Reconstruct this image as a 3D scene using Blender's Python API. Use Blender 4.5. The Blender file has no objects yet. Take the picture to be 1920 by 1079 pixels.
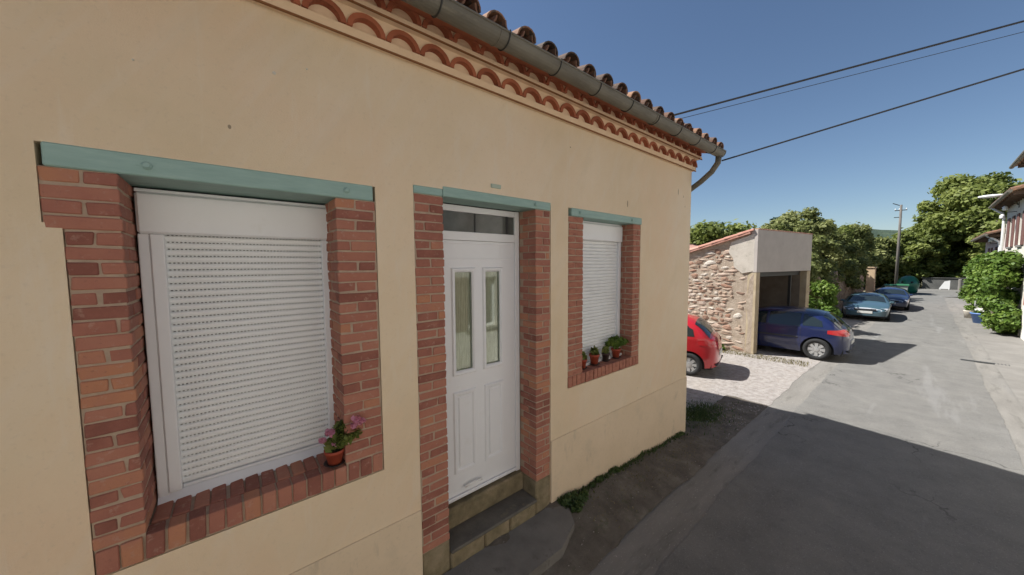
import bpy, bmesh, math, random
import numpy as np
from mathutils import Vector, Matrix
R = random.Random(7)
S = bpy.context.scene
COL = S.collection
# ------------------------------------------------------------------ camera
CAM_H = 2.85
yaw, pit, roll = 0.878416, 0.067128, -0.0065314
f = Vector((math.cos(yaw)*math.cos(pit), math.sin(yaw)*math.cos(pit), -math.sin(pit)))
r0 = Vector((math.sin(yaw), -math.cos(yaw), 0)); u0 = r0.cross(f)
rr = math.cos(roll)*r0 + math.sin(roll)*u0; uu = -math.sin(roll)*r0 + math.cos(roll)*u0
cd = bpy.data.cameras.new('camera'); cam = bpy.data.objects.new('camera', cd); COL.objects.link(cam)
cam.matrix_world = Matrix(((rr.x, uu.x, -f.x, 0), (rr.y, uu.y, -f.y, 0), (rr.z, uu.z, -f.z, CAM_H), (0, 0, 0, 1)))
cd.sensor_width = 36; cd.lens = 36*643.885/1920; cd.clip_start = 0.05; cd.clip_end = 3000
S.camera = cam
# ------------------------------------------------------------------ light
SUN_TRAVEL = Vector((0.41, -0.68, -1.0)).normalized()
W = bpy.data.worlds.new('World'); S.world = W; W.use_nodes = True
wn = W.node_tree.nodes; wl = W.node_tree.links; bg = wn['Background']
sky = wn.new('ShaderNodeTexSky'); sky.sky_type = 'NISHITA'; sky.sun_disc = False
tosun = -SUN_TRAVEL
sky.sun_elevation = math.asin(tosun.z); sky.sun_rotation = math.atan2(tosun.x, tosun.y)
sky.altitude = 200; sky.air_density = 1.0; sky.dust_density = 0.25; sky.ozone_density = 3.0
wl.new(sky.outputs[0], bg.inputs[0]); bg.inputs[1].default_value = 0.06
sd = bpy.data.lights.new('sun', 'SUN'); sd.energy = 4.9; sd.angle = math.radians(0.55); sd.color = (1, .975, .935)
so = bpy.data.objects.new('sun', sd); COL.objects.link(so)
so.rotation_euler = SUN_TRAVEL.to_track_quat('-Z', 'Y').to_euler()
S.view_settings.view_transform = 'Standard'; S.view_settings.look = 'None'
S.view_settings.exposure = 0.8; S.view_settings.gamma = 1.0
try: S.view_settings.use_curve_mapping = False
except Exception: pass
S.render.engine = 'CYCLES'

# ------------------------------------------------------------------ materials
def lerp3(a, b, t): return tuple(a[i]*(1-t)+b[i]*t for i in range(3))
def mat(name, cols, scale=4.0, rough=0.8, bump=0.0, bscale=None, objrand=0.0, detail=6, metal=0.0, spots=None,
        coat=0.0, attr=None, mapscale=(1, 1, 1), big=None, spec=0.5, transl=0.0, world=False, bdist=0.02):
    """cols: list of (pos, rgb) over a noise; objrand mixes a random value per object; spots=(scale, thr, rgb, amount)"""
    m = bpy.data.materials.new(name); m.use_nodes = True
    nt = m.node_tree; N = nt.nodes; L = nt.links; b = N['Principled BSDF']
    b.inputs['Roughness'].default_value = rough; b.inputs['Metallic'].default_value = metal
    b.inputs['Coat Weight'].default_value = coat; b.inputs['Specular IOR Level'].default_value = spec
    if len(cols) == 1 and not spots and not bump and not attr:
        b.inputs['Base Color'].default_value = (*cols[0][1], 1); return m
    if world:
        src = N.new('ShaderNodeNewGeometry').outputs['Position']
    else:
        src = N.new('ShaderNodeTexCoord').outputs['Object']
    mp = N.new('ShaderNodeMapping'); mp.inputs['Scale'].default_value = mapscale; L.new(src, mp.inputs[0])
    vec = mp.outputs[0]
    oi = None
    if objrand:
        oi = N.new('ShaderNodeObjectInfo')
        ad = N.new('ShaderNodeVectorMath'); ad.operation = 'ADD'
        sc = N.new('ShaderNodeVectorMath'); sc.operation = 'SCALE'; sc.inputs['Scale'].default_value = 30
        cb = N.new('ShaderNodeCombineXYZ'); L.new(oi.outputs['Random'], cb.inputs[0]); L.new(oi.outputs['Random'], cb.inputs[1])
        L.new(cb.outputs[0], sc.inputs[0]); L.new(sc.outputs[0], ad.inputs[0]); L.new(vec, ad.inputs[1]); vec = ad.outputs[0]
    no = N.new('ShaderNodeTexNoise'); no.inputs['Scale'].default_value = scale; no.inputs['Detail'].default_value = detail
    no.inputs['Roughness'].default_value = 0.62
    L.new(vec, no.inputs['Vector']); fac = no.outputs['Fac']
    if attr:
        at = N.new('ShaderNodeAttribute'); at.attribute_name = attr; mixv = (at.outputs['Fac'], 0.75)
    elif objrand: mixv = (oi.outputs['Random'], objrand)
    else: mixv = None
    if mixv:
        mx = N.new('ShaderNodeMix'); mx.inputs[0].default_value = mixv[1]
        L.new(fac, mx.inputs[2]); L.new(mixv[0], mx.inputs[3]); fac = mx.outputs[0]
    cr = N.new('ShaderNodeValToRGB'); e = cr.color_ramp.elements
    e[0].position = cols[0][0]; e[0].color = (*cols[0][1], 1)
    e[1].position = cols[-1][0] if len(cols) > 1 else 1; e[1].color = (*cols[-1][1], 1)
    for p, c in cols[1:-1]:
        x = e.new(p); x.color = (*c, 1)
    L.new(fac, cr.inputs[0]); out = cr.outputs[0]
    def layer(out, sc_, thr, rgb, amt, width=0.08, ms=None, mr_=None):
        n2 = N.new('ShaderNodeTexNoise'); n2.inputs['Scale'].default_value = sc_; n2.inputs['Detail'].default_value = 5
        n2.inputs['Roughness'].default_value = .65
        v2 = vec
        if ms:
            m2 = N.new('ShaderNodeMapping'); m2.inputs['Scale'].default_value = ms; v2 = m2.outputs[0]
            if mr_:
                m3 = N.new('ShaderNodeMapping'); m3.inputs['Rotation'].default_value = mr_; L.new(src, m3.inputs[0]); L.new(m3.outputs[0], m2.inputs[0])
            else: L.new(src, m2.inputs[0])
        L.new(v2, n2.inputs['Vector'])
        mr = N.new('ShaderNodeMapRange'); mr.inputs[1].default_value = thr; mr.inputs[2].default_value = thr+width; mr.inputs[4].default_value = amt
        L.new(n2.outputs['Fac'], mr.inputs[0])
        mc = N.new('ShaderNodeMix'); mc.data_type = 'RGBA'
        L.new(mr.outputs[0], mc.inputs[0]); L.new(out, mc.inputs[6]); mc.inputs[7].default_value = (*rgb, 1)
        return mc.outputs[2]
    for sp in (spots or []): out = layer(out, *sp)
    L.new(out, b.inputs['Base Color'])
    if bump:
        nb = N.new('ShaderNodeTexNoise'); nb.inputs['Scale'].default_value = bscale or scale*6; nb.inputs['Detail'].default_value = 8
        nb.inputs['Roughness'].default_value = .7
        L.new(vec, nb.inputs['Vector']); bp = N.new('ShaderNodeBump'); bp.inputs['Strength'].default_value = bump
        bp.inputs['Distance'].default_value = bdist; L.new(nb.outputs['Fac'], bp.inputs['Height']); L.new(bp.outputs[0], b.inputs['Normal'])
    if transl:
        tr = N.new('ShaderNodeBsdfTranslucent'); L.new(out, tr.inputs[0]); ms_ = N.new('ShaderNodeMixShader'); ms_.inputs[0].default_value = transl
        L.new(b.outputs[0], ms_.inputs[1]); L.new(tr.outputs[0], ms_.inputs[2]); L.new(ms_.outputs[0], N['Material Output'].inputs[0])
    return m
M = {}
M['plaster'] = mat('plaster', [(.3, (.68, .545, .365)), (.5, (.73, .59, .41)), (.7, (.76, .63, .46))], 1.0, .92, .5, 120, detail=4, world=True,
                   spots=[(.7, .48, (.75, .555, .375), .65, .22), (38, .56, (.56, .45, .32), .28, .12), (90, .6, (.80, .71, .58), .3, .1), (5, .72, (.46, .36, .25), .5, .05), (1.2, .60, (.62, .57, .42), .45, .2),
                          (2.2, .56, (.74, .65, .52), .3, .1, (6, 1, .7)), (1.1, .50, (.74, .655, .54), .26, .2, (9, 1, .9), (0, -.55, 0)), (1.7, .58, (.60, .50, .35), .3, .2, (3, 1, .8), (0, -.5, 0))], bdist=.004)
M['plinth'] = mat('plinth', [(.3, (.66, .525, .36)), (.7, (.73, .59, .42))], 1.4, .92, .3, 120, world=True,
                  spots=[(2.5, .55, (.52, .44, .32), .45, .2), (38, .56, (.50, .41, .29), .3, .12), (7, .62, (.40, .34, .25), .4, .12, (1, 1, .35))], bdist=.004)
M['peach'] = mat('peach_mortar', [(.3, (.74, .55, .36)), (.7, (.80, .61, .42))], 5, .9, .3, 60, world=True, spots=[(9, .62, (.64, .45, .3), .5)], bdist=.005)
M['brick'] = mat('brick_clay', [(.2, (.23, .085, .06)), (.34, (.31, .12, .085)), (.5, (.38, .155, .105)), (.66, (.41, .18, .12)), (.8, (.45, .20, .11))], 9, .9, .6, 55,
                 objrand=.58, spots=[(26, .58, (.46, .30, .23), .5, .12), (60, .6, (.24, .11, .085), .5, .1), (14, .68, (.17, .09, .07), .6, .08)], bdist=.006)
M['mortar'] = mat('mortar', [(.3, (.35, .26, .19)), (.7, (.47, .36, .265))], 14, .95, .6, 90, world=True, bdist=.006)
M['terracotta'] = mat('terracotta', [(.25, (.26, .075, .035)), (.75, (.40, .125, .06))], 8, .85, .4, 50, objrand=.4, bdist=.005)
M['rooftile'] = mat('roof_tile', [(.25, (.07, .045, .032)), (.5, (.20, .10, .06)), (.75, (.34, .185, .105))], 7, .9, .6, 40, objrand=.5,
                    spots=[(16, .52, (.085, .078, .062), .8, .1), (30, .66, (.42, .36, .24), .6, .06)], bdist=.008)
M['pinktile'] = mat('pale_roof_tile', [(.3, (.38, .17, .12)), (.7, (.58, .34, .26))], 6, .9, .4, 40, objrand=.3, spots=[(9, .6, (.3, .22, .17), .6)])
M['redline'] = mat('thin_flat_tile', [(.3, (.20, .085, .03)), (.7, (.28, .12, .05))], 7, .9, .3, 40, world=True)
M['zinc'] = mat('zinc_gutter', [(.3, (.115, .105, .082)), (.7, (.20, .185, .145))], 4, .62, .15, 40, world=True, metal=.15,
                spots=[(10, .6, (.22, .2, .14), .5)], mapscale=(.5, 2, 2))
M['dark'] = mat('dark_metal', [(0, (.03, .03, .028))], rough=.6)
M['teal'] = mat('teal_painted_timber', [(.25, (.24, .37, .33)), (.6, (.30, .44, .395)), (.8, (.38, .50, .45))], 10, .62, .3, 30, world=True, mapscale=(.5, 3, 3),
                spots=[(12, .66, (.11, .16, .14), .6), (30, .7, (.40, .44, .38), .6)], bdist=.006)
M['pvc'] = mat('white_plastic', [(.3, (.76, .775, .79)), (.7, (.80, .815, .83))], 3, .38, world=True, spots=[(6, .62, (.62, .60, .55), .35, .2)])
M['slat'] = mat('shutter_plastic', [(.3, (.76, .78, .78)), (.7, (.81, .83, .83))], 3, .45, world=True, spots=[(3, .6, (.62, .60, .54), .4, .2)])
M['slot'] = mat('shutter_gap', [(0, (.26, .255, .24))], rough=.9)
M['curtain'] = mat('net_curtain', [(.3, (.52, .49, .38)), (.7, (.74, .72, .62))], 16, .9, world=True, mapscale=(6, 1, .6))
M['interior'] = mat('dark_interior', [(0, (.04, .04, .038))], rough=.9)
M['transom'] = mat('transom_glass', [(.3, (.07, .078, .075)), (.7, (.12, .13, .125))], 6, .12, world=True)
M['stone_step'] = mat('mossy_stone', [(.3, (.13, .105, .06)), (.5, (.22, .18, .105)), (.72, (.33, .265, .17))], 5, .95, .7, 30, world=True,
                      spots=[(4, .56, (.08, .085, .05), .65, .15), (9, .6, (.36, .28, .19), .4)], bdist=.02)
M['tread'] = mat('worn_dark_stone', [(.3, (.085, .08, .068)), (.7, (.155, .14, .115))], 6, .9, .6, 40, world=True, spots=[(5, .6, (.2, .17, .11), .6)], bdist=.01)
M['asphalt'] = mat('asphalt', [(.3, (.13, .126, .116)), (.5, (.16, .155, .142)), (.70, (.19, .183, .166))], 2.4, .92, .9, 130, world=True, detail=10,
                   spots=[(.35, .54, (.20, .196, .184), .55, .15), (70, .58, (.31, .30, .29), .6, .08), (52, .60, (.065, .065, .068), .6, .08), (11, .60, (.115, .113, .108), .45, .06), (24, .58, (.20, .195, .182), .4, .08, (.5, 1.6, 1)),
                          (2.2, .60, (.125, .122, .116), .4, .08, (2.2, .5, 1)), (.8, .60, (.25, .245, .235), .4, .06, (.15, 1.6, 1))], bdist=.012)
def cracks(m, scale=.55, rgb=(.045, .043, .04), amt=.7):
    nt = m.node_tree; N = nt.nodes; L = nt.links; b = N['Principled BSDF']; prev = b.inputs['Base Color'].links[0].from_socket
    geo = N.new('ShaderNodeNewGeometry'); wn_ = N.new('ShaderNodeTexNoise'); wn_.inputs['Scale'].default_value = 2.2; wn_.inputs['Detail'].default_value = 6
    L.new(geo.outputs['Position'], wn_.inputs['Vector']); ml = N.new('ShaderNodeVectorMath'); ml.operation = 'MULTIPLY_ADD'
    ml.inputs[1].default_value = (.9, .9, .9); L.new(wn_.outputs['Color'], ml.inputs[0]); L.new(geo.outputs['Position'], ml.inputs[2])
    vo = N.new('ShaderNodeTexVoronoi'); vo.feature = 'DISTANCE_TO_EDGE'; vo.inputs['Scale'].default_value = scale; L.new(ml.outputs[0], vo.inputs['Vector'])
    mr = N.new('ShaderNodeMapRange'); mr.inputs[1].default_value = .002; mr.inputs[2].default_value = .010; mr.inputs[3].default_value = amt; mr.inputs[4].default_value = 0; L.new(vo.outputs['Distance'], mr.inputs[0])
    mk = N.new('ShaderNodeTexNoise'); mk.inputs['Scale'].default_value = .45; L.new(geo.outputs['Position'], mk.inputs['Vector'])
    m2 = N.new('ShaderNodeMapRange'); m2.inputs[1].default_value = .50; m2.inputs[2].default_value = .58; L.new(mk.outputs['Fac'], m2.inputs[0])
    mu = N.new('ShaderNodeMath'); mu.operation = 'MULTIPLY'; L.new(mr.outputs[0], mu.inputs[0]); L.new(m2.outputs[0], mu.inputs[1])
    mc = N.new('ShaderNodeMix'); mc.data_type = 'RGBA'; L.new(mu.outputs[0], mc.inputs[0]); L.new(prev, mc.inputs[6]); mc.inputs[7].default_value = (*rgb, 1); L.new(mc.outputs[2], b.inputs['Base Color'])
cracks(M['asphalt'])
M['concrete'] = mat('gutter_concrete', [(.3, (.165, .155, .138)), (.7, (.225, .212, .19))], 2.2, .93, .7, 90, world=True, mapscale=(.4, 1.6, 1),
                    spots=[(3, .53, (.11, .105, .09), .7, .12), (.7, .5, (.17, .165, .155), .7, .2), (40, .6, (.36, .34, .31), .5)], bdist=.008)
M['paving'] = mat('pavement_concrete', [(.3, (.16, .15, .135)), (.7, (.22, .208, .188))], 1.8, .93, .6, 70, world=True, spots=[(2.5, .58, (.19, .17, .15), .5, .1)], bdist=.008)
M['gravel'] = mat('gravel', [(.3, (.24, .215, .195)), (.5, (.345, .315, .29)), (.7, (.44, .405, .375))], 7, .95, 1, 55, world=True, detail=10,
                  spots=[(1.3, .56, (.30, .26, .21), .5, .2), (28, .6, (.22, .19, .17), .6), (50, .62, (.52, .48, .45), .5), (.5, .52, (.36, .31, .25), .45, .2)], bdist=.03)
M['dirt'] = mat('dirt', [(.3, (.08, .068, .054)), (.5, (.13, .112, .09)), (.7, (.20, .175, .145))], 4, .97, 1, 40, world=True, detail=10,
                spots=[(7, .57, (.06, .075, .03), .6, .12), (45, .66, (.34, .30, .26), .7)], bdist=.03)
M['ground'] = mat('dry_ground', [(.3, (.14, .12, .07)), (.7, (.26, .22, .14))], .4, .97, .6, 20, world=True, spots=[(.8, .52, (.07, .10, .035), .8, .1)])
M['slab'] = mat('entrance_slab', [(.3, (.13, .122, .108)), (.7, (.20, .188, .168))], 4, .92, .7, 60, world=True, spots=[(5, .6, (.075, .07, .055), .6)], bdist=.008)
M['rubble_mortar'] = mat('lime_mortar', [(.3, (.33, .26, .19)), (.7, (.50, .41, .32))], 7, .95, 1, 30, world=True, spots=[(11, .6, (.22, .16, .11), .5)], bdist=.03)
M['rubble'] = mat('rubble_stone', [(.18, (.20, .135, .095)), (.36, (.36, .20, .135)), (.5, (.43, .335, .25)), (.62, (.47, .34, .26)), (.8, (.60, .54, .46))], 6, .95, .7, 30,
                  objrand=.68, bdist=.02, spots=[(15, .62, (.16, .12, .09), .5)])
M['render_grey'] = mat('grey_beige_render', [(.3, (.38, .345, .31)), (.7, (.43, .39, .355))], 2.5, .92, .3, 60, world=True, spots=[(2, .6, (.29, .25, .215), .5, .2)], bdist=.006)
M['render_pale'] = mat('pale_patch_render', [(.3, (.48, .43, .36)), (.7, (.60, .55, .47))], 3, .92, .5, 30, world=True, spots=[(4, .56, (.36, .33, .26), .6)])
M['jamb'] = mat('tan_stone_jamb', [(.3, (.33, .26, .16)), (.7, (.46, .38, .26))], 3, .92, .5, 30, world=True)
M['foliage'] = mat('leaves_mid', [(.1, (.075, .10, .018)), (.5, (.18, .22, .05)), (.9, (.31, .34, .10))], 3, .6, attr='tint', transl=.42, spec=.35)
M['foliage_olive'] = mat('leaves_olive', [(.1, (.10, .125, .035)), (.5, (.22, .245, .08)), (.9, (.36, .37, .16))], 3, .65, attr='tint', transl=.42, spec=.3)
M['foliage_bright'] = mat('leaves_bright', [(.1, (.045, .09, .012)), (.5, (.12, .20, .03)), (.9, (.23, .31, .06))], 3, .55, attr='tint', transl=.35, spec=.35)
M['foliage_dark'] = mat('leaves_dark', [(.1, (.010, .025, .016)), (.5, (.022, .05, .03)), (.9, (.05, .085, .05))], 3, .6, attr='tint', transl=.1, spec=.3)
M['weed'] = mat('weed_leaves', [(.1, (.025, .05, .012)), (.5, (.055, .10, .022)), (.9, (.12, .15, .045))], 3, .6, attr='tint', transl=.3)
M['drygrass'] = mat('dry_grass', [(.1, (.10, .085, .035)), (.5, (.20, .17, .07)), (.9, (.30, .26, .12))], 3, .8, attr='tint', transl=.3)
M['bark'] = mat('bark', [(.3, (.07, .055, .04)), (.7, (.16, .13, .10))], 5, .95, .9, 20, world=True, mapscale=(2, 2, .5))
M['polewood'] = mat('grey_pole', [(.3, (.10, .09, .08)), (.7, (.18, .16, .14))], 4, .9, .5, 20, world=True, mapscale=(3, 3, .3))
M['rubber'] = mat('rubber', [(0, (.018, .018, .018))], rough=.85)
M['rim'] = mat('wheel_trim', [(0, (.50, .50, .49))], rough=.35, metal=.55)
M['cable'] = mat('cable_black', [(0, (.02, .021, .024))], rough=.6)
M['carglass'] = mat('car_glass', [(0, (.018, .026, .028))], rough=.05, spec=.8)
M['taillight'] = mat('tail_light_plastic', [(0, (.50, .02, .025))], rough=.15, coat=.6)
M['headlight'] = mat('headlight_lens', [(0, (.62, .65, .68))], rough=.1, coat=.8, metal=.3)
M['plate'] = mat('number_plate_plastic', [(0, (.62, .62, .58))], rough=.5)
M['trim'] = mat('dark_trim', [(0, (.03, .032, .036))], rough=.55)
M['pot'] = mat('red_pot', [(.3, (.30, .045, .02)), (.7, (.42, .08, .035))], 8, .6, .1, 30)
M['pot_dark'] = mat('saucer_dark', [(0, (.05, .03, .025))], rough=.6)
M['soil'] = mat('soil', [(.3, (.03, .02, .014)), (.7, (.08, .055, .035))], 30, .95, .5, 60)
M['petal'] = mat('pink_petal', [(.1, (.62, .22, .33)), (.9, (.80, .45, .55))], 20, .6, attr='tint', transl=.35)
M['petal_white'] = mat('white_petal', [(.1, (.7, .7, .62)), (.9, (.85, .85, .8))], 20, .6, attr='tint', transl=.3)
M['bluepot'] = mat('blue_plastic', [(.3, (.10, .20, .48)), (.7, (.16, .28, .58))], 5, .45)
M['igloo'] = mat('green_fibreglass', [(.3, (.008, .12, .07)), (.7, (.018, .17, .10))], 3, .35, coat=.3)
M['binbody'] = mat('bin_plastic', [(.3, (.34, .38, .35)), (.7, (.42, .46, .42))], 4, .5)
M['binlid'] = mat('bin_lid_green', [(0, (.03, .13, .06))], rough=.45)
M['white'] = mat('white_paint', [(0, (.78, .78, .76))], rough=.5)
M['housewall_a'] = mat('cream_render', [(.3, (.66, .63, .57)), (.7, (.76, .73, .67))], 1.2, .93, .4, 50, world=True, spots=[(1, .58, (.38, .32, .26), .5, .2)])
M['housewall_b'] = mat('ochre_render', [(.3, (.64, .59, .51)), (.7, (.74, .69, .61))], 1.2, .93, .4, 50, world=True, spots=[(1, .58, (.34, .26, .2), .5, .2)])
M['housewall_c'] = mat('pink_white_render', [(.3, (.58, .46, .45)), (.7, (.70, .62, .60))], 1.5, .93, .3, 50, world=True)
M['timber'] = mat('dark_timber', [(.3, (.07, .045, .03)), (.7, (.14, .09, .06))], 4, .85, .4, 20, world=True)
M['shutterwood'] = mat('brown_shutter', [(.3, (.12, .055, .045)), (.7, (.18, .085, .07))], 4, .7, .2, 20, world=True)
M['gatewood'] = mat('brown_gate', [(.3, (.16, .08, .04)), (.7, (.26, .13, .065))], 4, .8, .3, 20, world=True)
M['gatepost'] = mat('sand_render', [(.3, (.50, .36, .22)), (.7, (.60, .45, .29))], 3, .9, .3, 30, world=True)
M['wall_grey'] = mat('grey_wall', [(.3, (.08, .08, .075)), (.7, (.14, .14, .13))], 1.4, .92, .4, 30, world=True, spots=[(2, .58, (.08, .085, .07), .6, .15)])
M['hill'] = mat('wooded_hill', [(.3, (.030, .052, .035)), (.5, (.045, .075, .042)), (.7, (.075, .10, .055))], .12, .95, 1, .5, world=True, detail=10, bdist=2)
M['glasswin'] = mat('window_glass', [(0, (.05, .06, .07))], rough=.08, spec=.8)
M['mark'] = mat('wall_speck', [(0, (.62, .58, .50))], rough=.9)

def glass_mat():
    m = bpy.data.materials.new('door_glass'); m.use_nodes = True; nt = m.node_tree; N = nt.nodes
    g = N.new('ShaderNodeBsdfGlossy'); g.inputs['Roughness'].default_value = .03; g.inputs['Color'].default_value = (.9, .95, .95, 1)
    t = N.new('ShaderNodeBsdfTransparent'); t.inputs[0].default_value = (.92, .95, .93, 1)
    fr = N.new('ShaderNodeFresnel'); fr.inputs[0].default_value = 1.5
    mx = N.new('ShaderNodeMixShader'); L = nt.links
    L.new(fr.outputs[0], mx.inputs[0]); L.new(t.outputs[0], mx.inputs[1]); L.new(g.outputs[0], mx.inputs[2]); L.new(mx.outputs[0], N['Material Output'].inputs[0])
    return m
M['doorglass'] = glass_mat()
def paint(name, col, rough=.3):
    m = mat(name, [(0, col)], rough=rough, coat=.9); return m
M['blue_paint'] = paint('dark_blue_car_paint', (.008, .015, .07)); M['red_paint'] = paint('red_car_paint', (.42, .012, .018))
M['teal_paint'] = paint('teal_car_paint', (.05, .10, .125)); M['navy_paint'] = paint('navy_car_paint', (.015, .03, .09))

# ------------------------------------------------------------------ helpers
def link(name, me, m, parent=None, loc=(0, 0, 0), rot=(0, 0, 0)):
    if m is not None and not me.materials: me.materials.append(m)
    o = bpy.data.objects.new(name, me); COL.objects.link(o)
    if parent is not None: o.parent = parent
    o.location = loc; o.rotation_euler = rot
    return o
def bm2me(name, bm, smooth=False):
    me = bpy.data.meshes.new(name); bm.normal_update(); bm.to_mesh(me); bm.free()
    if smooth: me.shade_smooth()
    return me
def pyme(name, vs, fs, smooth=False):
    me = bpy.data.meshes.new(name); me.from_pydata([tuple(v) for v in vs], [], fs); me.update()
    if smooth: me.shade_smooth()
    return me
def root(name, label, cat, loc=(0, 0, 0), rz=0, group=None):
    o = bpy.data.objects.new(name, None); COL.objects.link(o); o.location = loc; o.rotation_euler = (0, 0, rz)
    o.empty_display_size = .3
    o['label'] = label; o['category'] = cat
    if group: o['group'] = group
    return o
def tag(o, label, cat, group=None):
    o['label'] = label; o['category'] = cat
    if group: o['group'] = group
    return o
def struct(o): o['kind'] = 'structure'; return o
def stuff(o, label=None, cat=None):
    o['kind'] = 'stuff'
    if label: o['label'] = label; o['category'] = cat
    return o
class B:
    """collects primitives in one bmesh"""
    def __init__(s): s.bm = bmesh.new()
    def box(s, x0, x1, y0, y1, z0, z1, bev=0.0, rot=None):
        r = bmesh.ops.create_cube(s.bm, size=1.0)
        vs = r['verts']
        for v in vs: v.co = Vector((x0+(v.co.x+.5)*(x1-x0), y0+(v.co.y+.5)*(y1-y0), z0+(v.co.z+.5)*(z1-z0)))
        if bev: bmesh.ops.bevel(s.bm, geom=list({e for v in vs for e in v.link_edges}), offset=bev, segments=1, affect='EDGES', profile=.5)
        return s
    def tube(s, pts, rad, seg=8, cap=True):
        pts = [Vector(p) for p in pts]; n = len(pts)
        rads = rad if isinstance(rad, (list, tuple)) else [rad]*n
        rings = []; up = Vector((0, 0, 1)); prev = None
        for i, p in enumerate(pts):
            d = (pts[min(i+1, n-1)]-pts[max(i-1, 0)]).normalized()
            if prev is None:
                a = d.cross(up if abs(d.z) < .95 else Vector((1, 0, 0))).normalized()
            else:
                a = (prev-d*prev.dot(d)).normalized()
            prev = a; b = d.cross(a)
            rings.append([s.bm.verts.new(p+(a*math.cos(2*math.pi*k/seg)+b*math.sin(2*math.pi*k/seg))*rads[i]) for k in range(seg)])
        for i in range(n-1):
            for k in range(seg):
                s.bm.faces.new((rings[i][k], rings[i][(k+1) % seg], rings[i+1][(k+1) % seg], rings[i+1][k]))
        if cap:
            s.bm.faces.new(rings[0][::-1]); s.bm.faces.new(rings[-1])
        return s
    def lathe(s, prof, seg=20, c=(0, 0, 0), axis='z', cap=True, loop=False):
        rings = []
        for (rd, h) in prof:
            ring = []
            for k in range(seg):
                a = 2*math.pi*k/seg
                p = (rd*math.cos(a), rd*math.sin(a), h) if axis == 'z' else (rd*math.cos(a), h, rd*math.sin(a))
                ring.append(s.bm.verts.new(Vector(p)+Vector(c)))
            rings.append(ring)
        for i in range(len(rings)-1):
            for k in range(seg): s.bm.faces.new((rings[i][k], rings[i][(k+1) % seg], rings[i+1][(k+1) % seg], rings[i+1][k]))
        if loop:
            for k in range(seg): s.bm.faces.new((rings[-1][k], rings[-1][(k+1) % seg], rings[0][(k+1) % seg], rings[0][k]))
        elif cap: s.bm.faces.new(rings[0][::-1]); s.bm.faces.new(rings[-1])
        return s
    def quad(s, *ps):
        s.bm.faces.new([s.bm.verts.new(p) for p in ps]); return s
    def prism(s, poly, h0, h1, axis='z'):
        """poly 2D extruded along axis; axis y: poly=(x,z); axis x: poly=(y,z)"""
        def P(a, b, h): return {'z': (a, b, h), 'y': (a, h, b), 'x': (h, a, b)}[axis]
        lo = [s.bm.verts.new(P(a, b, h0)) for a, b in poly]; hi = [s.bm.verts.new(P(a, b, h1)) for a, b in poly]
        s.bm.faces.new(lo[::-1]); s.bm.faces.new(hi); n = len(poly)
        for i in range(n): s.bm.faces.new((lo[i], lo[(i+1) % n], hi[(i+1) % n], hi[i]))
        return s
    def done(s, name, m, parent=None, smooth=False, loc=(0, 0, 0), rot=(0, 0, 0)):
        bmesh.ops.recalc_face_normals(s.bm, faces=s.bm.faces)
        return link(name, bm2me(name, s.bm, smooth), m, parent, loc, rot)
    def mesh(s, name, smooth=False):
        bmesh.ops.recalc_face_normals(s.bm, faces=s.bm.faces); return bm2me(name, s.bm, smooth)
def grid_ground(name, xs, ys, zf, m, parent=None):
    vs = [(x, y, zf(x, y)) for x in xs for y in ys]; ny = len(ys)
    fs = [(i*ny+j, (i+1)*ny+j, (i+1)*ny+j+1, i*ny+j+1) for i in range(len(xs)-1) for j in range(ny-1)]
    return link(name, pyme(name, vs, fs, True), m, parent)
def lin(a, b, n): return [a+(b-a)*i/(n-1) for i in range(n)]

def leaves(name, clumps, n, size, m, parent=None, seed=1, shell=.55, aspect=1.6, droop=0.0, smooth=False, tintbase=None):
    """leaf faces scattered through clump volumes; clumps = (x,y,z,rx,ry,rz)"""
    g = np.random.default_rng(seed); C = np.array(clumps, float)
    vol = (C[:, 3]*C[:, 4]*C[:, 5])**(2/3); pk = g.choice(len(C), n, p=vol/vol.sum())
    d = g.normal(size=(n, 3)); d /= np.linalg.norm(d, axis=1)[:, None]
    rad = (shell+(1-shell)*g.random(n))[:, None]*(1+.12*g.normal(size=(n, 1)))
    P = C[pk, :3]+d*rad*C[pk, 3:6]
    nrm = d*.8+g.normal(size=(n, 3))*.6+np.array([0, 0, .45]); nrm /= np.linalg.norm(nrm, axis=1)[:, None]
    t = np.cross(nrm, g.normal(size=(n, 3))); t /= np.linalg.norm(t, axis=1)[:, None]; b = np.cross(nrm, t)
    s = size*(.6+.8*g.random(n))[:, None]; t = t*s*aspect*.5; b = b*s*.5
    t[:, 2] -= droop*s[:, 0]
    V = np.stack([P-t, P+b+nrm*s*.06, P+t, P-b+nrm*s*.06], 1).reshape(-1, 3)
    me = bpy.data.meshes.new(name); me.vertices.add(4*n); me.vertices.foreach_set('co', V.ravel())
    me.loops.add(4*n); me.loops.foreach_set('vertex_index', np.arange(4*n, dtype=np.int32))
    me.polygons.add(n); me.polygons.foreach_set('loop_start', np.arange(0, 4*n, 4, dtype=np.int32))
    me.update(calc_edges=True)
    ct = g.random(len(C))
    tv = np.clip(.5*ct[pk]+.5*g.random(n), 0, 1)
    at = me.attributes.new('tint', 'FLOAT', 'POINT'); at.data.foreach_set('value', np.repeat(tv, 4).astype(np.float32))
    return link(name, me, m, parent)
def crown(cx, cy, cz, rx, ry, rz, k, seed, cr=.3):
    """clump list making an uneven crown"""
    g = random.Random(seed); out = []
    for i in range(k):
        while True:
            d = Vector((g.gauss(0, 1), g.gauss(0, 1), g.gauss(0, 1)))
            if d.length > .1: break
        d.normalize(); q = g.uniform(.45, .95)
        c = cr*g.uniform(.6, 1.3)
        out.append((cx+d.x*rx*q, cy+d.y*ry*q, cz+d.z*rz*q, rx*c, ry*c, min(rx, rz)*c*.75))
    return out
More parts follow.
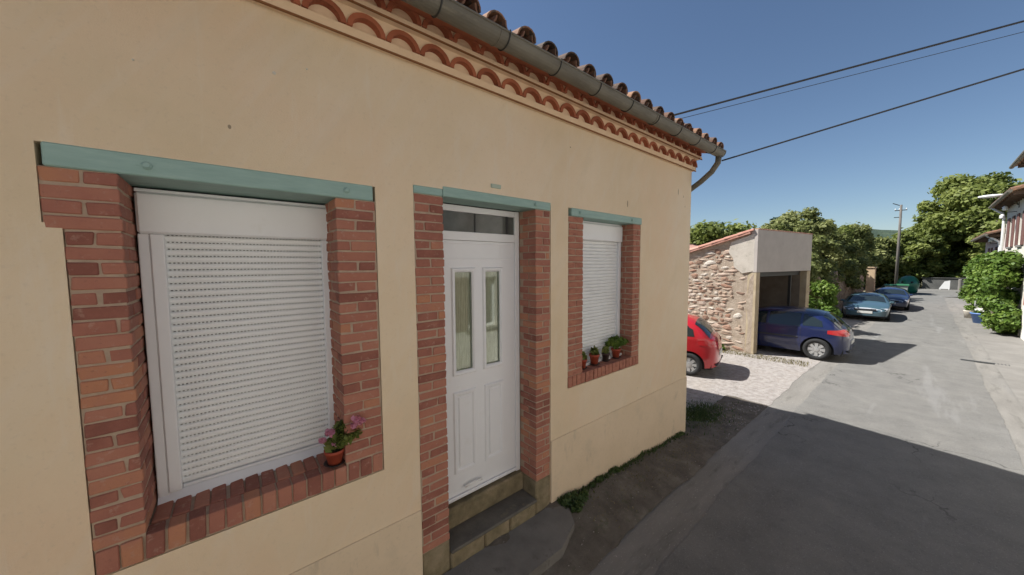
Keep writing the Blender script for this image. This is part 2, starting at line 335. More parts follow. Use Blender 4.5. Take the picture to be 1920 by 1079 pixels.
def tree(name, label, cat, loc, h, rx, ry, rz, k, n, size, m, seed, group=None, trunk=.18, cz=None, cr=.3, shell=.45):
    t = root(name, label, cat, loc, 0, group)
    g = random.Random(seed); cz = h-rz if cz is None else cz
    b = B(); b.tube([(0, 0, -.1), (g.uniform(-.1, .1), g.uniform(-.1, .1), cz*.4), (g.uniform(-.2, .2), g.uniform(-.2, .2), cz), (0, 0, cz+rz*.5)], [trunk, trunk*.8, trunk*.5, trunk*.2], 8)
    for i in range(7):
        a = g.uniform(0, 6.28); z0 = cz*g.uniform(.45, .95)
        b.tube([(0, 0, z0), (math.cos(a)*rx*.35, math.sin(a)*ry*.35, z0+rz*.3), (math.cos(a)*rx*.7, math.sin(a)*ry*.7, z0+rz*g.uniform(.4, .8))], [trunk*.4, trunk*.25, trunk*.1], 6)
    b.done('trunk', M['bark'], t, True)
    c = leaves('crown', crown(0, 0, cz, rx, ry, rz, k, seed, cr), n, size, m, t, seed, shell)
    return t

# ================================================================== SETTING
def flat(name, x0, x1, y0, y1, z, m, amp=0.0, nx=2, ny=2, seed=0):
    g = random.Random(seed)
    return struct(grid_ground(name, lin(x0, x1, nx), lin(y0, y1, ny), lambda x, y: z+g.uniform(-amp, amp), m))
flat('ground', -900, 1500, -1200, 1200, -.09, M['ground'])
o = B(); o.quad((44, -1.0, 0), (58, -9, 0), (58, 3, 0), (44, 2.2, 0)); struct(o.done('road_square', M['asphalt']))
def edge_strip(name, x0, x1, nx, ylo, yhi, ny, zf, m, jit=(0, 0), seed=1):
    g = np.random.default_rng(seed); vs = []; fs = []; a = b_ = 0
    for i in range(nx+1):
        x = x0+(x1-x0)*i/nx; a = a*.9+g.normal()*.28; b_ = b_*.9+g.normal()*.28
        lo = ylo+a*jit[0]; hi = yhi+b_*jit[1]
        for j in range(ny+1):
            y = lo+(hi-lo)*j/ny; vs.append((x, y, zf(x, y)))
    for i in range(nx):
        for j in range(ny): q = i*(ny+1)+j; fs.append((q, q+ny+1, q+ny+2, q+1))
    return struct(link(name, pyme(name, vs, fs, True), m))
def vgut(name, ya, yb, x0, x1):
    n = 60
    def z(x, y):
        t = (y-ya)/(yb-ya); return -.0-.006*math.sin(math.pi*min(1, max(0, t)))
    return struct(grid_ground(name, lin(x0, x1, n), lin(ya, yb, 7), z, M['concrete']))
edge_strip('road', -12, 44, 700, -1.0, 1.46, 6, lambda x, y: .002+.010*(1-((y-.23)/1.23)**2), M['asphalt'], (.025, .025), 3)
vgut('gutter_left', 1.38, 1.96, -25, 44); vgut('gutter_right', -1.36, -.92, -25, 44)
# pavement slabs on the right hand side
pv = flat('pavement_right', -25, 44, -2.34, -1.33, .014, M['paving'])
def bank(x, y):
    t = min(1, max(0, (y-1.86)/.64)); b = .235 if x < 2.7 else .235*max(0.0, (5.9-x)/3.2)**.9
    if x > 5.9: b = 0
    return b*t**.8 + .012*math.sin(x*7.1+y*3)*t + .010*math.sin(x*17+y*13)*t
edge_strip('verge', -12, 8.2, 260, 1.87, 2.62, 12, lambda x, y: bank(x, y)+.002, M['dirt'], (.03, 0), 5)
gy = []
def gz(x, y): return .010*math.sin(x*1.3+y*.9)*math.sin(y*1.1) if y > 2.7 else 0.0
struct(grid_ground('gravel_yard', [5.9+i*.28 for i in range(1, 24)]+lin(12.6, 20, 20), [2.62+.2*i for i in range(0, 32)], lambda x, y: gz(x, y)*min(1, (y-2.62)*2), M['gravel']))
edge_strip('gravel_strip', 8.2, 44, 300, 1.88, 2.62, 4, lambda x, y: .0015, M['gravel'], (.045, 0), 6)
struct(grid_ground('yard_far', lin(20, 44, 20), lin(2.62, 9, 8), lambda x, y: 0, M['gravel']))

# gravel pebbles and litter
def pebbles(name, n, area, smin, smax, m, seed, zf):
    g = np.random.default_rng(seed); vs = []; fs = []
    base = np.array([(1, 0, 0), (-1, 0, 0), (0, 1, 0), (0, -1, 0), (0, 0, .7), (0, 0, -.7)], float)
    tri = [(0, 2, 4), (2, 1, 4), (1, 3, 4), (3, 0, 4), (2, 0, 5), (1, 2, 5), (3, 1, 5), (0, 3, 5)]
    for i in range(n):
        x = g.uniform(area[0], area[1]); y = g.uniform(area[2], area[3]); s = smin+(smax-smin)*g.random()**2
        a = g.uniform(0, 6.28); ca, sa = math.cos(a), math.sin(a); q = base*s*(1+.35*g.normal(size=(6, 1)))
        k = len(vs)
        for p in q: vs.append((x+p[0]*ca-p[1]*sa, y+(p[0]*sa+p[1]*ca)*.8, zf(x, y)+p[2]*.6+s*.1))
        fs += [tuple(k+j for j in t) for t in tri]
    return link(name, pyme(name, vs, fs), m)
M['pebble'] = mat('pebble_stone', [(.3, (.20, .17, .145)), (.7, (.44, .40, .37))], 14, .95, world=True)
stuff(pebbles('gravel', 5200, (6.2, 12.4, 1.9, 4.8), .006, .022, M['pebble'], 3, lambda x, y: gz(x, y) if y > 2.62 else 0), 'loose pale gravel covering the sunlit yard beside the house', 'gravel')
stuff(pebbles('loose_grit', 900, (1.0, 8.0, 1.45, 2.5), .003, .010, M['pebble'], 4, lambda x, y: bank(x, y) if y > 1.86 else 0), 'scattered grit on the shaded dirt strip below the wall', 'grit')

# ================================================================== MAIN HOUSE
FY = 2.5; XR = 5.87; XL = -7.0; RY = 4.9; BY = 7.4
house = root('house', 'low peach rendered house with brick framed openings, teal lintels and tiled eaves', 'house', (XL, FY, 0))
HL = Vector((XL, FY, 0))
def hp(bb, name, m, parent=None, smooth=False):
    """part of house built in world coords"""
    if parent is None: return bb.done(name, m, house, smooth, loc=-HL)
    return bb.done(name, m, parent, smooth)
holes = [(-.562, .83, 1.335, 3.05), (-.618, .83, 3.05, 3.40), (1.11, 2.60, -.2, 3.455), (2.87, 4.35, 1.455, 3.46)]
xs = sorted({XL, XR, *[h[0] for h in holes], *[h[1] for h in holes]}); zs = sorted({-.2, 4.50, *[h[2] for h in holes], *[h[3] for h in holes]})
bm = bmesh.new(); vd = {}
def V_(x, z):
    if (x, z) not in vd: vd[(x, z)] = bm.verts.new((x, FY, z))
    return vd[(x, z)]
fl = []
for i in range(len(xs)-1):
    for j in range(len(zs)-1):
        cx, cz = (xs[i]+xs[i+1])/2, (zs[j]+zs[j+1])/2
        if any(h[0] < cx < h[1] and h[2] < cz < h[3] for h in holes): continue
        fl.append(bm.faces.new((V_(xs[i], zs[j]), V_(xs[i+1], zs[j]), V_(xs[i+1], zs[j+1]), V_(xs[i], zs[j+1]))))
ex = bmesh.ops.extrude_face_region(bm, geom=fl)
bmesh.ops.translate(bm, verts=[v for v in ex['geom'] if isinstance(v, bmesh.types.BMVert)], vec=(0, .5, 0))
bmesh.ops.recalc_face_normals(bm, faces=bm.faces)
wall = link('wall', bm2me('wall', bm), M['plaster'], house, -HL)
b = B()   # gable walls and back wall
for xx in ((XR-.4, XR), (XL, XL+.4)):
    b.prism([(FY+.501, -.2), (BY, -.2), (BY, 4.5), (RY, 5.25), (FY+.501, 4.55)], *xx, axis='x')
b.box(XL+.41, XR-.41, BY-.4, BY-.005, -.2, 4.5)
hp(b, 'gable_wall', M['plaster'])
b = B()
b.box(XL, 1.108, FY-.013, FY+.02, -.18, .89, .004); b.box(2.602, XR+.004, FY-.013, FY+.02, -.18, .945, .004)
hp(b, 'plinth', M['plinth'])
b = B(); b.box(XL, XR, FY+.9, FY+.95, -.1, 4.4); hp(b, 'inner_wall', M['interior'])
# small blemishes and number plate
b = B(); b.box(1.835, 1.945, FY-.012, FY, 3.53, 3.565, .003); hp(b, 'name_plate', mat('faded_plate', [(0, (.40, .47, .38))], rough=.6))
b = B()
for (x, z, s) in ((.27, 3.98, .010), (.44, 4.06, .006), (-.3, 3.85, .005)):
    b.lathe([(s, 0), (s*.9, -.004), (s*.3, -.006)], 8, (x, FY, z), 'y')
hp(b, 'wall_mark', M['mark'])
b = B()
for (x, z, s_, h_) in ((4.02, 3.62, .012, .045), (5.42, 3.95, .010, .05), (.05, 3.62, .008, .012), (5.6, 3.9, .006, .02), (5.66, 3.75, .005, .016), (2.9, 4.1, .008, .008)):
    b.lathe([(1, 0), (.8, -.0015), (.3, -.002)], 9, (0, 0, 0), 'y')
    for v in list(b.bm.verts)[-27:]: v.co = Vector((x+v.co.x*s_, FY+v.co.y, z+v.co.z*h_))
hp(b, 'wall_stain', mat('wall_stain', [(0, (.33, .26, .18))], rough=.95))

# ---------------------------------------------------------------- bricks
brick_cache = {}
def brick_mesh(w, d, h, var):
    key = (round(w, 3), round(d, 3), round(h, 3), var)
    if key in brick_cache: return brick_cache[key]
    g = random.Random(hash(key) % 9999)
    bm = bmesh.new(); r = bmesh.ops.create_cube(bm, size=1)
    for v in bm.verts: v.co = Vector((v.co.x*w+g.uniform(-.0045, .0045), v.co.y*d+g.uniform(-.003, .003), v.co.z*h+g.uniform(-.0035, .0035)))
    bmesh.ops.bevel(bm, geom=bm.edges[:], offset=.0045, segments=1, affect='EDGES')
    me = bm2me('brick', bm); me.materials.append(M['brick']); brick_cache[key] = me; return me
stuff_bricks = {}
def brick(parent, x0, x1, y0, y1, z0, z1, bucket=None):
    w, d, h = x1-x0, y1-y0, z1-z0; var = R.randrange(4)
    me = brick_mesh(w, d, h, var)
    loc = Vector(((x0+x1)/2+R.uniform(-.0015, .0015), (y0+y1)/2+R.uniform(-.004, .002), (z0+z1)/2))
    rot = (R.uniform(-.006, .006), R.uniform(-.008, .008), R.uniform(-.008, .008))
    if bucket is not None:
        bm = stuff_bricks.setdefault(bucket, (bmesh.new(), parent))[0]
        n0 = len(bm.verts); bm.from_mesh(me); bm.verts.ensure_lookup_table()
        for v in bm.verts[n0:]: v.co = v.co+loc
        return
    link('brick', me, None, parent, loc, rot)
def surround(parent, xa, xb, z0, z1, rev, side, wide_top=0, face_bucket=None, rev_bucket=None, tooth=.018, course=.0705):
    """pier of bricks; side=-1: opening lies to the right of it, +1: opening to the left"""
    n = round((z1-z0)/course); c = (z1-z0)/n; j = .011; pw = xb-xa
    for i in range(n):
        a = z0+i*c; zz0, zz1 = a+j/2, a+c-j/2
        t = R.uniform(0, tooth) if i < n-wide_top else 0
        ext = .0 if i >= n-wide_top else wide_ext[0]
        X0, X1 = xa, xb
        if side < 0: X0 += ext+t
        else: X1 -= t
        if i % 2 == 0:                       # stretcher
            brick(parent, X0, X1, FY+.001, FY+.108, zz0, zz1, face_bucket)
            s0, s1 = (X1-.11, X1) if side < 0 else (X0, X0+.11)
            brick(parent, s0, s1, FY+.121, FY+rev, zz0, zz1, rev_bucket)
        else:                                # two headers
            mid = (X0+X1)/2+R.uniform(-.008, .008)
            if R.random() < .18: mid += R.choice((-.045, .045))
            dp = min(.22, rev-.02)
            brick(parent, X0, mid-j/2, FY+.001, FY+dp*.9, zz0, zz1, face_bucket)
            brick(parent, mid+j/2, X1, FY+.001, FY+dp, zz0, zz1, face_bucket)
            if rev-dp > .05:
                s0, s1 = (X1-.11, X1) if side < 0 else (X0, X0+.11)
                brick(parent, s0, s1, FY+dp+.013, FY+rev, zz0, zz1, rev_bucket)
wide_ext = [0]
def mortar_block(x0, x1, z0, z1, y1, name='brick_surround'):
    b = B(); b.box(x0, x1, FY+.006, y1, z0, z1); return hp(b, name, M['mortar'])
# window 1
A = mortar_block(-.558, -.386, 1.338, 3.297, FY+.40); bq = B(); bq.box(-.615, -.5585, FY+.006, FY+.30, 3.051, 3.297); hp(bq, 'brick_surround', M['mortar']); wide_ext[0] = .054
surround(A, -.615, -.38, 1.475, 3.298, .36, -1, wide_top=4, tooth=.010)
Bk = mortar_block(.576, .826, 1.338, 3.297, FY+.40); surround(Bk, .57, .828, 1.475, 3.298, .30, 1, rev_bucket='w1')
sl = B(); sl.box(-.385, .575, FY+.009, FY+.33, 1.338, 1.462); sl = hp(sl, 'window_sill', M['mortar'])
n = 17; x0, x1 = -.558, .825
for i in range(n):
    a = x0+(x1-x0)*i/n; c = (x1-x0)/n
    brick(sl, a+.006, a+c-.006, FY-.004, FY+.092, 1.345, 1.470)
    if -.38 < a+c/2 < .57: brick(sl, max(-.376, a+.006+.012), min(.565, a+c-.006+.012), FY+.103, FY+.31, 1.36, 1.474)
# door
C1 = mortar_block(1.112, 1.354, .50, 3.397, FY+.35); wide_ext[0] = 0
surround(C1, 1.112, 1.36, .50, 3.395, .25, -1, rev_bucket='d')
C2 = mortar_block(2.393, 2.598, .575, 3.397, FY+.35); surround(C2, 2.385, 2.595, .575, 3.395, .25, 1)
b = B(); b.box(1.113, 1.365, FY+.001, FY+.33, -.1, .498, .012); hp(b, 'base_stone', M['stone_step'])
b = B(); b.box(2.38, 2.598, FY+.001, FY+.33, -.1, .573, .012); hp(b, 'base_stone', M['stone_step'])
# window 2
D1 = mortar_block(2.872, 3.124, 1.458, 3.373, FY+.35); surround(D1, 2.872, 3.13, 1.585, 3.374, .20, -1, face_bucket='w2', rev_bucket='w2')
D2 = mortar_block(4.176, 4.348, 1.458, 3.373, FY+.35); surround(D2, 4.17, 4.348, 1.585, 3.374, .20, 1, face_bucket='w2', rev_bucket='w2')
s2 = B(); s2.box(3.125, 4.175, FY+.009, FY+.24, 1.458, 1.576); s2 = hp(s2, 'window_sill', M['mortar'])
for i in range(19):
    c = 1.476/19; a = 2.872+i*c; brick(s2, a+.005, a+c-.005, FY-.004, FY+.2, 1.462, 1.584, 'w2')
for k, (bm, par) in stuff_bricks.items():
    me = bm2me('bricks', bm); o = link('bricks', me, M['brick'], par); o['kind'] = 'stuff'
M['brickmix'] = mat('brick_clay_joined', [(.25, (.25, .095, .065)), (.5, (.37, .15, .10)), (.75, (.44, .20, .12))], 11, .9, .6, 55, world=True,
                    mapscale=(1, 1, 2.6), spots=[(26, .63, (.36, .24, .19), .5, .1)], bdist=.006)
for o in bpy.data.objects:
    if o.name.startswith('bricks'): o.data.materials.clear(); o.data.materials.append(M['brickmix'])

# lintels
def lintel(x0, x1, z0, z1, depth, bolts=(), name='lintel'):
    b = B(); b.box(x0, x1, FY-.006, FY+depth, z0, z1, .006); o = hp(b, name, M['teal'])
    for bx in bolts:
        c = B(); c.lathe([(.020, FY-.006), (.020, FY-.012), (.012, FY-.018), (.012, FY-.024)], 10, (bx, 0, (z0+z1)/2), 'y'); hp(c, 'bolt', M['teal'], o)
    return o
lintel(-.60, .812, 3.298, 3.402, .36, (-.28, .64))
lintel(1.36, 2.595, 3.398, 3.478, .25, (2.38,)); lintel(1.112, 1.357, 3.396, 3.455, .25)
lintel(2.92, 4.365, 3.376, 3.462, .30, (3.06, 4.12))

# ---------------------------------------------------------------- shuttered window
def shutter_window(x0, x1, z0, z1, y, zbox, zbot, indiv, rail=.075, pitch=.0405):
    fr = B()
    fr.box(x0, x0+rail*.45, y-.01, y+.07, z0, zbox, .004); fr.box(x1-rail*.45, x1, y-.01, y+.07, z0, zbox, .004)
    fr.box(x0, x1, y-.015, y+.07, z1-.02, z1, .003)
    w = hp(fr, 'window', M['pvc'])
    for (a, c) in ((x0+rail*.45+.001, x0+rail), (x1-rail, x1-rail*.45-.001)):
        gr_ = B(); gr_.box(a, c, y-.02, y+.05, zbot-.02, zbox-.001, .004); hp(gr_, 'guide_rail', M['pvc'], w)
    bx = B(); bx.box(x0+.002, x1-.002, y-.035, y+.09, zbox, z1-.021, .012); hp(bx, 'shutter_box', M['pvc'], w)
    si = B(); si.prism([(y-.045, z0), (y+.05, z0), (y+.05, zbot-.022), (y+.0, zbot-.022), (y-.045, z0+.035)], x0, x1, axis='x'); hp(si, 'frame_sill', M['pvc'], w)
    bk = B(); bk.box(x0+rail, x1-rail, y+.034, y+.04, zbot-.02, zbox); hp(bk, 'shutter_gap', M['slot'], w)
    n = round((zbox-zbot)/pitch); c = (zbox-zbot)/n
    prof = [(.016, .0), (.003, .003), (-.001, c*.3), (-.001, c*.65), (.004, c-.007), (.016, c-.0045)]
    sb = B()
    def one(b, z):
        b.prism([(y+.012+p, z+q) for p, q in prof], x0+rail-.002, x1-rail+.002, axis='x')
        nd = 44   # link tabs across the joint: the dashes are the light slots between them
        wd = (x1-x0-2*rail)/nd
        for k in range(nd): b.box(x0+rail+k*wd, x0+rail+k*wd+wd*.45, y+.0185, y+.030, z+c-.007, z+c+.003)
    tb = B(); one(tb, 0); me = tb.mesh('shutter_slat'); me.materials.append(M['slat'])
    if indiv:
        for i in range(n):
            link('shutter_slat', me, None, w, (R.uniform(-.0008, .0008), R.uniform(-.0012, .0012), zbot+i*c))
    else:
        bm = bmesh.new()
        for i in range(n):
            k = len(bm.verts); bm.from_mesh(me); bm.verts.ensure_lookup_table()
            for v in bm.verts[k:]: v.co.z += zbot+i*c
        o = link('shutter_slats', bm2me('shutter_slats', bm), M['slat'], w); o['kind'] = 'stuff'
    bb = B(); bb.box(x0+rail+.001, x1-rail-.001, y+.002, y+.03, zbot-.022, zbot-.002, .004); hp(bb, 'bottom_bar', M['pvc'], w)
    return w
shutter_window(-.372, .64, 1.43, 3.285, FY+.31, 3.035, 1.535, True, rail=.105)
shutter_window(3.132, 4.168, 1.58, 3.372, FY+.19, 3.14, 1.63, False, rail=.07, pitch=.042)

# ---------------------------------------------------------------- door
DY = FY+.25
b = B()
b.box(1.362, 1.43, DY, DY+.07, .60, 3.394, .004); b.box(2.325, 2.383, DY, DY+.07, .60, 3.394, .004)
b.box(1.431, 2.324, DY, DY+.07, 3.335, 3.392, .004); b.box(1.431, 2.324, DY, DY+.07, 3.075, 3.155, .004)
door = hp(b, 'door', M['pvc'])
b = B(); b.box(1.431, 2.324, DY+.02, DY+.028, 3.156, 3.334); hp(b, 'transom_pane', M['transom'], door)
b = B(); b.box(1.835, 1.847, DY+.012, DY+.03, 3.156, 3.334); b.box(2.22, 2.245, DY+.012, DY+.03, 3.156, 3.334); hp(b, 'transom_bar', M['trim'], door)
# leaf with two glazed and two lower panels
lx0, lx1, lz0, lz1, ly = 1.433, 2.322, .625, 3.072, DY+.012
gl = [(1.60, 1.80, 1.845, 2.79), (1.945, 2.135, 1.845, 2.79)]; pn = [(1.565, 1.825, .86, 1.66), (1.92, 2.165, .86, 1.66)]
pieces = sorted({lx0, lx1, *[v for g_ in gl for v in g_[:2]]}); b = B()
zsx = sorted({lz0, lz1, 1.845, 2.79}); bm = b.bm; vd = {}
def V2(x, z):
    if (x, z) not in vd: vd[(x, z)] = bm.verts.new((x, ly, z))
    return vd[(x, z)]
fl = []
for i in range(len(pieces)-1):
    for j in range(len(zsx)-1):
        cx, cz = (pieces[i]+pieces[i+1])/2, (zsx[j]+zsx[j+1])/2
        if any(h[0] < cx < h[1] and h[2] < cz < h[3] for h in gl): continue
        fl.append(bm.faces.new((V2(pieces[i], zsx[j]), V2(pieces[i+1], zsx[j]), V2(pieces[i+1], zsx[j+1]), V2(pieces[i], zsx[j+1]))))
ex = bmesh.ops.extrude_face_region(bm, geom=fl)
bmesh.ops.translate(bm, verts=[v for v in ex['geom'] if isinstance(v, bmesh.types.BMVert)], vec=(0, .045, 0))
hp(b, 'door_leaf', M['pvc'], door)
def mould(x0, x1, z0, z1, w, prj, y, name, m=None):
    """frame moulding with mitred sloping profile"""
    b = B(); bm = b.bm
    def ring(i, yy): return [bm.verts.new((x0+i, yy, z0+i)), bm.verts.new((x1-i, yy, z0+i)), bm.verts.new((x1-i, yy, z1-i)), bm.verts.new((x0+i, yy, z1-i))]
    rs = [ring(0, y+.001), ring(w*.25, y-prj), ring(w*.7, y-prj*.85), ring(w, y+.001)]
    for a, c in zip(rs, rs[1:]):
        for k in range(4): bm.faces.new((a[k], a[(k+1) % 4], c[(k+1) % 4], c[k]))
    return hp(b, name, m or M['pvc'], door)
for (a, c, d, e) in gl:
    mould(a-.035, c+.035, d-.035, e+.035, .045, .016, ly, 'glazing_bead')
    bb = B(); bb.box(a+.001, c-.001, ly+.018, ly+.022, d+.001, e-.001); hp(bb, 'glass_pane', M['doorglass'], door)
    bb = B(); nn = 60
    pts = [(a-.02+(c-a+.04)*i/nn, ly+.042+.007*math.sin(i*1.3)+.003*math.sin(i*.37), 0) for i in range(nn+1)]
    for i in range(nn):
        p, q = pts[i], pts[i+1]; bb.quad((p[0], p[1], d-.02), (q[0], q[1], d-.02), (q[0], q[1], e+.02), (p[0], p[1], e+.02))
    hp(bb, 'curtain', M['curtain'], door)
for (a, c, d, e) in pn:
    mould(a, c, d, e, .05, .013, ly, 'panel_moulding')
    bb = B(); bb.box(a+.06, c-.06, ly-.008, ly+.001, d+.06, e-.06, .006); hp(bb, 'door_panel', M['pvc'], door)
bb = B()
for zz in (2.90, 3.045): bb.box(lx0+.04, lx1-.04, ly-.005, ly+.001, zz, zz+.012, .002)
hp(bb, 'drip_rail', M['pvc'], door)
bb = B(); bb.box(lx0+.005, lx1-.005, ly-.03, ly-.001, .622, .655, .008); hp(bb, 'weather_bar', M['pvc'], door)
bb = B(); bb.tube([(1.66, ly-.03, .72), (1.72, ly-.045, .735), (1.80, ly-.045, .735), (1.86, ly-.03, .72)], .011, 8); hp(bb, 'draught_handle', M['white'], door, True)
# threshold and step
b = B(); b.box(1.366, 2.379, DY-.06, DY+.2, .405, .60, .014); hp(b, 'threshold', M['stone_step'])
b = B(); b.box(1.366, 2.379, FY-.03, DY-.02, .372, .405, .010); hp(b, 'tread', M['tread'])
b = B()
xx = 1.367
for wdt in (.36, .30, .352): b.box(xx, xx+wdt-.006, FY-.012, DY-.02, .05, .371, .014); xx += wdt
hp(b, 'step_riser', M['stone_step'])
bm = B(); bm.prism([(1.0, 2.49), (1.05, 2.06), (2.30, 2.06), (2.62, 2.18), (2.72, 2.34), (2.66, 2.488)], .02, .245, 'z')
for v in bm.bm.verts:
    if v.co.z > .2: v.co.z = .235-(2.49-v.co.y)*.10
o = bm.done('entrance_slab', M['slab']); struct(o)

# ---------------------------------------------------------------- cornice (two rows of tile arches)
def arch_tile(r=.124, th=.034, ylen=.18, sq=.9):
    bm = bmesh.new(); seg = 12; a0, a1 = math.radians(2), math.radians(178); R0 = []; R1 = []
    for k in range(seg+1):
        a = a0+(a1-a0)*k/seg
        for (lst, rad) in ((R0, r), (R1, r-th)):
            lst.append([bm.verts.new((math.cos(a)*rad, y, math.sin(a)*rad*sq)) for y in (0, ylen)])
    for k in range(seg):
        bm.faces.new((R0[k][0], R0[k+1][0], R0[k+1][1], R0[k][1])); bm.faces.new((R1[k][0], R1[k][1], R1[k+1][1], R1[k+1][0]))
        bm.faces.new((R0[k][0], R1[k][0], R1[k+1][0], R0[k+1][0])); bm.faces.new((R0[k][1], R0[k+1][1], R1[k+1][1], R1[k][1]))
    bm.faces.new((R0[0][0], R0[0][1], R1[0][1], R1[0][0])); bm.faces.new((R0[-1][0], R1[-1][0], R1[-1][1], R0[-1][1]))
    bmesh.ops.recalc_face_normals(bm, faces=bm.faces); me = bm2me('cornice_tile', bm, False); me.materials.append(M['terracotta']); return me
b = B()

def arch_row(b, xr, yf, yb, z0, zb, zt_, xc0, pitch, r, sq):
    b.box(XL, xr, yf, FY+.4, z0, zb); b.box(XL, xr, yb, FY+.4, zb+.0005, zt_-.001)
    x = xc0
    while x > -1.7:
        pts = [(x+math.cos(math.pi*k/12)*r, zb+math.sin(math.pi*k/12)*r*sq) for k in range(13)]
        pts[0] = (min(x+pitch/2, xr), zb); pts[-1] = (x-pitch/2, zb)
        for p, q in zip(pts, pts[1:]): b.prism([(p[0], p[1]+.0007), (q[0], q[1]+.0007), (q[0], zt_-.0005), (p[0], zt_-.0005)], yf, yb+.002, 'y')
        x -= pitch
    b.box(XL, x+pitch/2, yf, yb, zb+.001, zt_-.001)
arch_row(b, XR+.03, 2.448, 2.488, 4.332, 4.388, 4.512, 5.80-.0, .2505, .119, .9)
arch_row(b, XR+.09, 2.384, 2.425, 4.5125, 4.545, 4.665, 5.80+.05-.0625, .2505, .119, .9)
corn = hp(b, 'cornice', M['peach'])
b = B(); b.box(XL, XR+.036, 2.444, 2.458, 4.322, 4.3315); b.box(XL, XR+.096, 2.379, 2.393, 4.5025, 4.5115); hp(b, 'flat_tile_band', M['redline'], corn)
am = arch_tile(); nt_ = 56
for row, (yy, zz, off) in enumerate(((2.437, 4.388, 0), (2.372, 4.545, .125))):
    for i in range(nt_):
        x = 5.80+.05*row-off*.5-i*.2505
        if x < -1.6: break
        link('cornice_tile', am, None, corn, (x+R.uniform(-.003, .003), yy+R.uniform(-.006, .004), zz+R.uniform(-.002, .002)))
# ---------------------------------------------------------------- roof
SL = .262; EZ = 4.625; EY = 2.16
def rz_(y): return EZ+(y-EY)*SL if y < RY else EZ+(RY-EY)*SL-(y-RY)*SL
b = B()
b.prism([(EY+.02, EZ-.03), (RY, rz_(RY)-.03), (BY+.3, rz_(BY+.3)-.03), (BY+.3, rz_(BY+.3)-.06), (RY, rz_(RY)-.07), (EY+.02, EZ-.06)], XL, XR+.14, axis='x')
roof = hp(b, 'roof', M['terracotta'])
def canal(l=.42, r0=.096, r1=.08, up=True, th=.013, seg=8):
    bm = bmesh.new(); rg = []
    for (y, r) in ((0, r0), (l, r1)):
        o_, i_ = [], []
        for k in range(seg+1):
            a = math.pi*k/seg; s = 1 if up else -1
            o_.append(bm.verts.new((math.cos(a)*r, y, s*math.sin(a)*r*.85))); i_.append(bm.verts.new((math.cos(a)*(r-th), y, s*math.sin(a)*(r-th)*.85)))
        rg.append((o_, i_))
    for k in range(seg):
        (a, c), (d, e) = rg
        bm.faces.new((a[k], a[k+1], d[k+1], d[k])); bm.faces.new((c[k], e[k], e[k+1], c[k+1])); bm.faces.new((a[k], c[k], c[k+1], a[k+1])); bm.faces.new((d[k], d[k+1], e[k+1], e[k]))
    for k in (0, seg):
        (a, c), (d, e) = rg; bm.faces.new((a[k], d[k], e[k], c[k]))
    bmesh.ops.recalc_face_normals(bm, faces=bm.faces); me = bm2me('roof_tile', bm, False); me.materials.append(M['rooftile']); return me
cv = canal(); ch = canal(up=False, r0=.10, r1=.09); pitchx = .268
ang = math.atan(SL); sb = bmesh.new()
def add_to(bm, me, mtx):
    k = len(bm.verts); bm.from_mesh(me); bm.verts.ensure_lookup_table()
    for v in bm.verts[k:]: v.co = mtx @ v.co
for i in range(46):
    x = XR+.06-i*pitchx
    if x < XL+.1: break
    for row in range(8):
        y = EY-.05+row*.355; z = rz_(y)+.012+.004*row*0
        m4 = Matrix.Translation((x+R.uniform(-.012, .012), y+R.uniform(-.018, .018), z+.0+R.uniform(0, .012))) @ Matrix.Rotation(ang, 4, 'X') @ Matrix.Rotation(R.uniform(-.05, .05), 4, 'Z')
        if row == 0 and x > -2.0:
            o = link('roof_tile', cv, None, roof); o.matrix_local = m4
        else: add_to(sb, cv, m4)
        if row < 2: add_to(sb, ch, Matrix.Translation((x-pitchx/2, y-.03, z+.035)) @ Matrix.Rotation(ang, 4, 'X'))
for row in range(8):
    for i in range(46):
        x = XR+.06-i*pitchx; y = BY+.28-row*.355
        if x < XL: break
        add_to(sb, cv, Matrix.Translation((x, y, rz_(y)+.01)) @ Matrix.Rotation(math.pi, 4, 'Z') @ Matrix.Rotation(ang, 4, 'X'))
o = link('roof_tiles', bm2me('roof_tiles', sb), M['rooftile'], roof); o['kind'] = 'stuff'
# verge tiles at the gable end
b = bmesh.new()
for row in range(8):
    y = EY-.02+row*.355; add_to(b, cv, Matrix.Translation((XR+.17, y, rz_(y)+.02)) @ Matrix.Rotation(ang, 4, 'X'))
o = link('verge_tiles', bm2me('verge_tiles', b), M['rooftile'], roof); o['kind'] = 'stuff'
# gutter
GC = (2.13, 4.562); gr = .077
def gutter(x0, x1):
    bm = bmesh.new(); seg = 12; rows = []
    for (rad) in (gr, gr-.006):
        rows.append([[bm.verts.new((x, GC[0]-math.cos(math.pi*k/seg)*rad, GC[1]-math.sin(math.pi*k/seg)*rad)) for x in (x0, x1)] for k in range(seg+1)])
    for rw in rows:
        for k in range(seg): bm.faces.new((rw[k][0], rw[k+1][0], rw[k+1][1], rw[k][1]))
    for e in (0, 1):
        for k in range(seg): bm.faces.new((rows[0][k][e], rows[1][k][e], rows[1][k+1][e], rows[0][k+1][e]))
    for k in (0, seg): bm.faces.new((rows[0][k][0], rows[0][k][1], rows[1][k][1], rows[1][k][0]))
    return bm
bm = gutter(XL, XR+.12); bb = B(); bb.bm.free(); bb.bm = bm
bb.tube([(XL, GC[0]-gr, GC[1]+.004), (XR+.12, GC[0]-gr, GC[1]+.004)], .009, 8)
bb.lathe([(gr, XR+.12), (gr, XR+.124)], 20, (0, 0, 0), 'z') if False else None
gut = hp(bb, 'gutter', M['zinc'], smooth=False)
x = 5.62
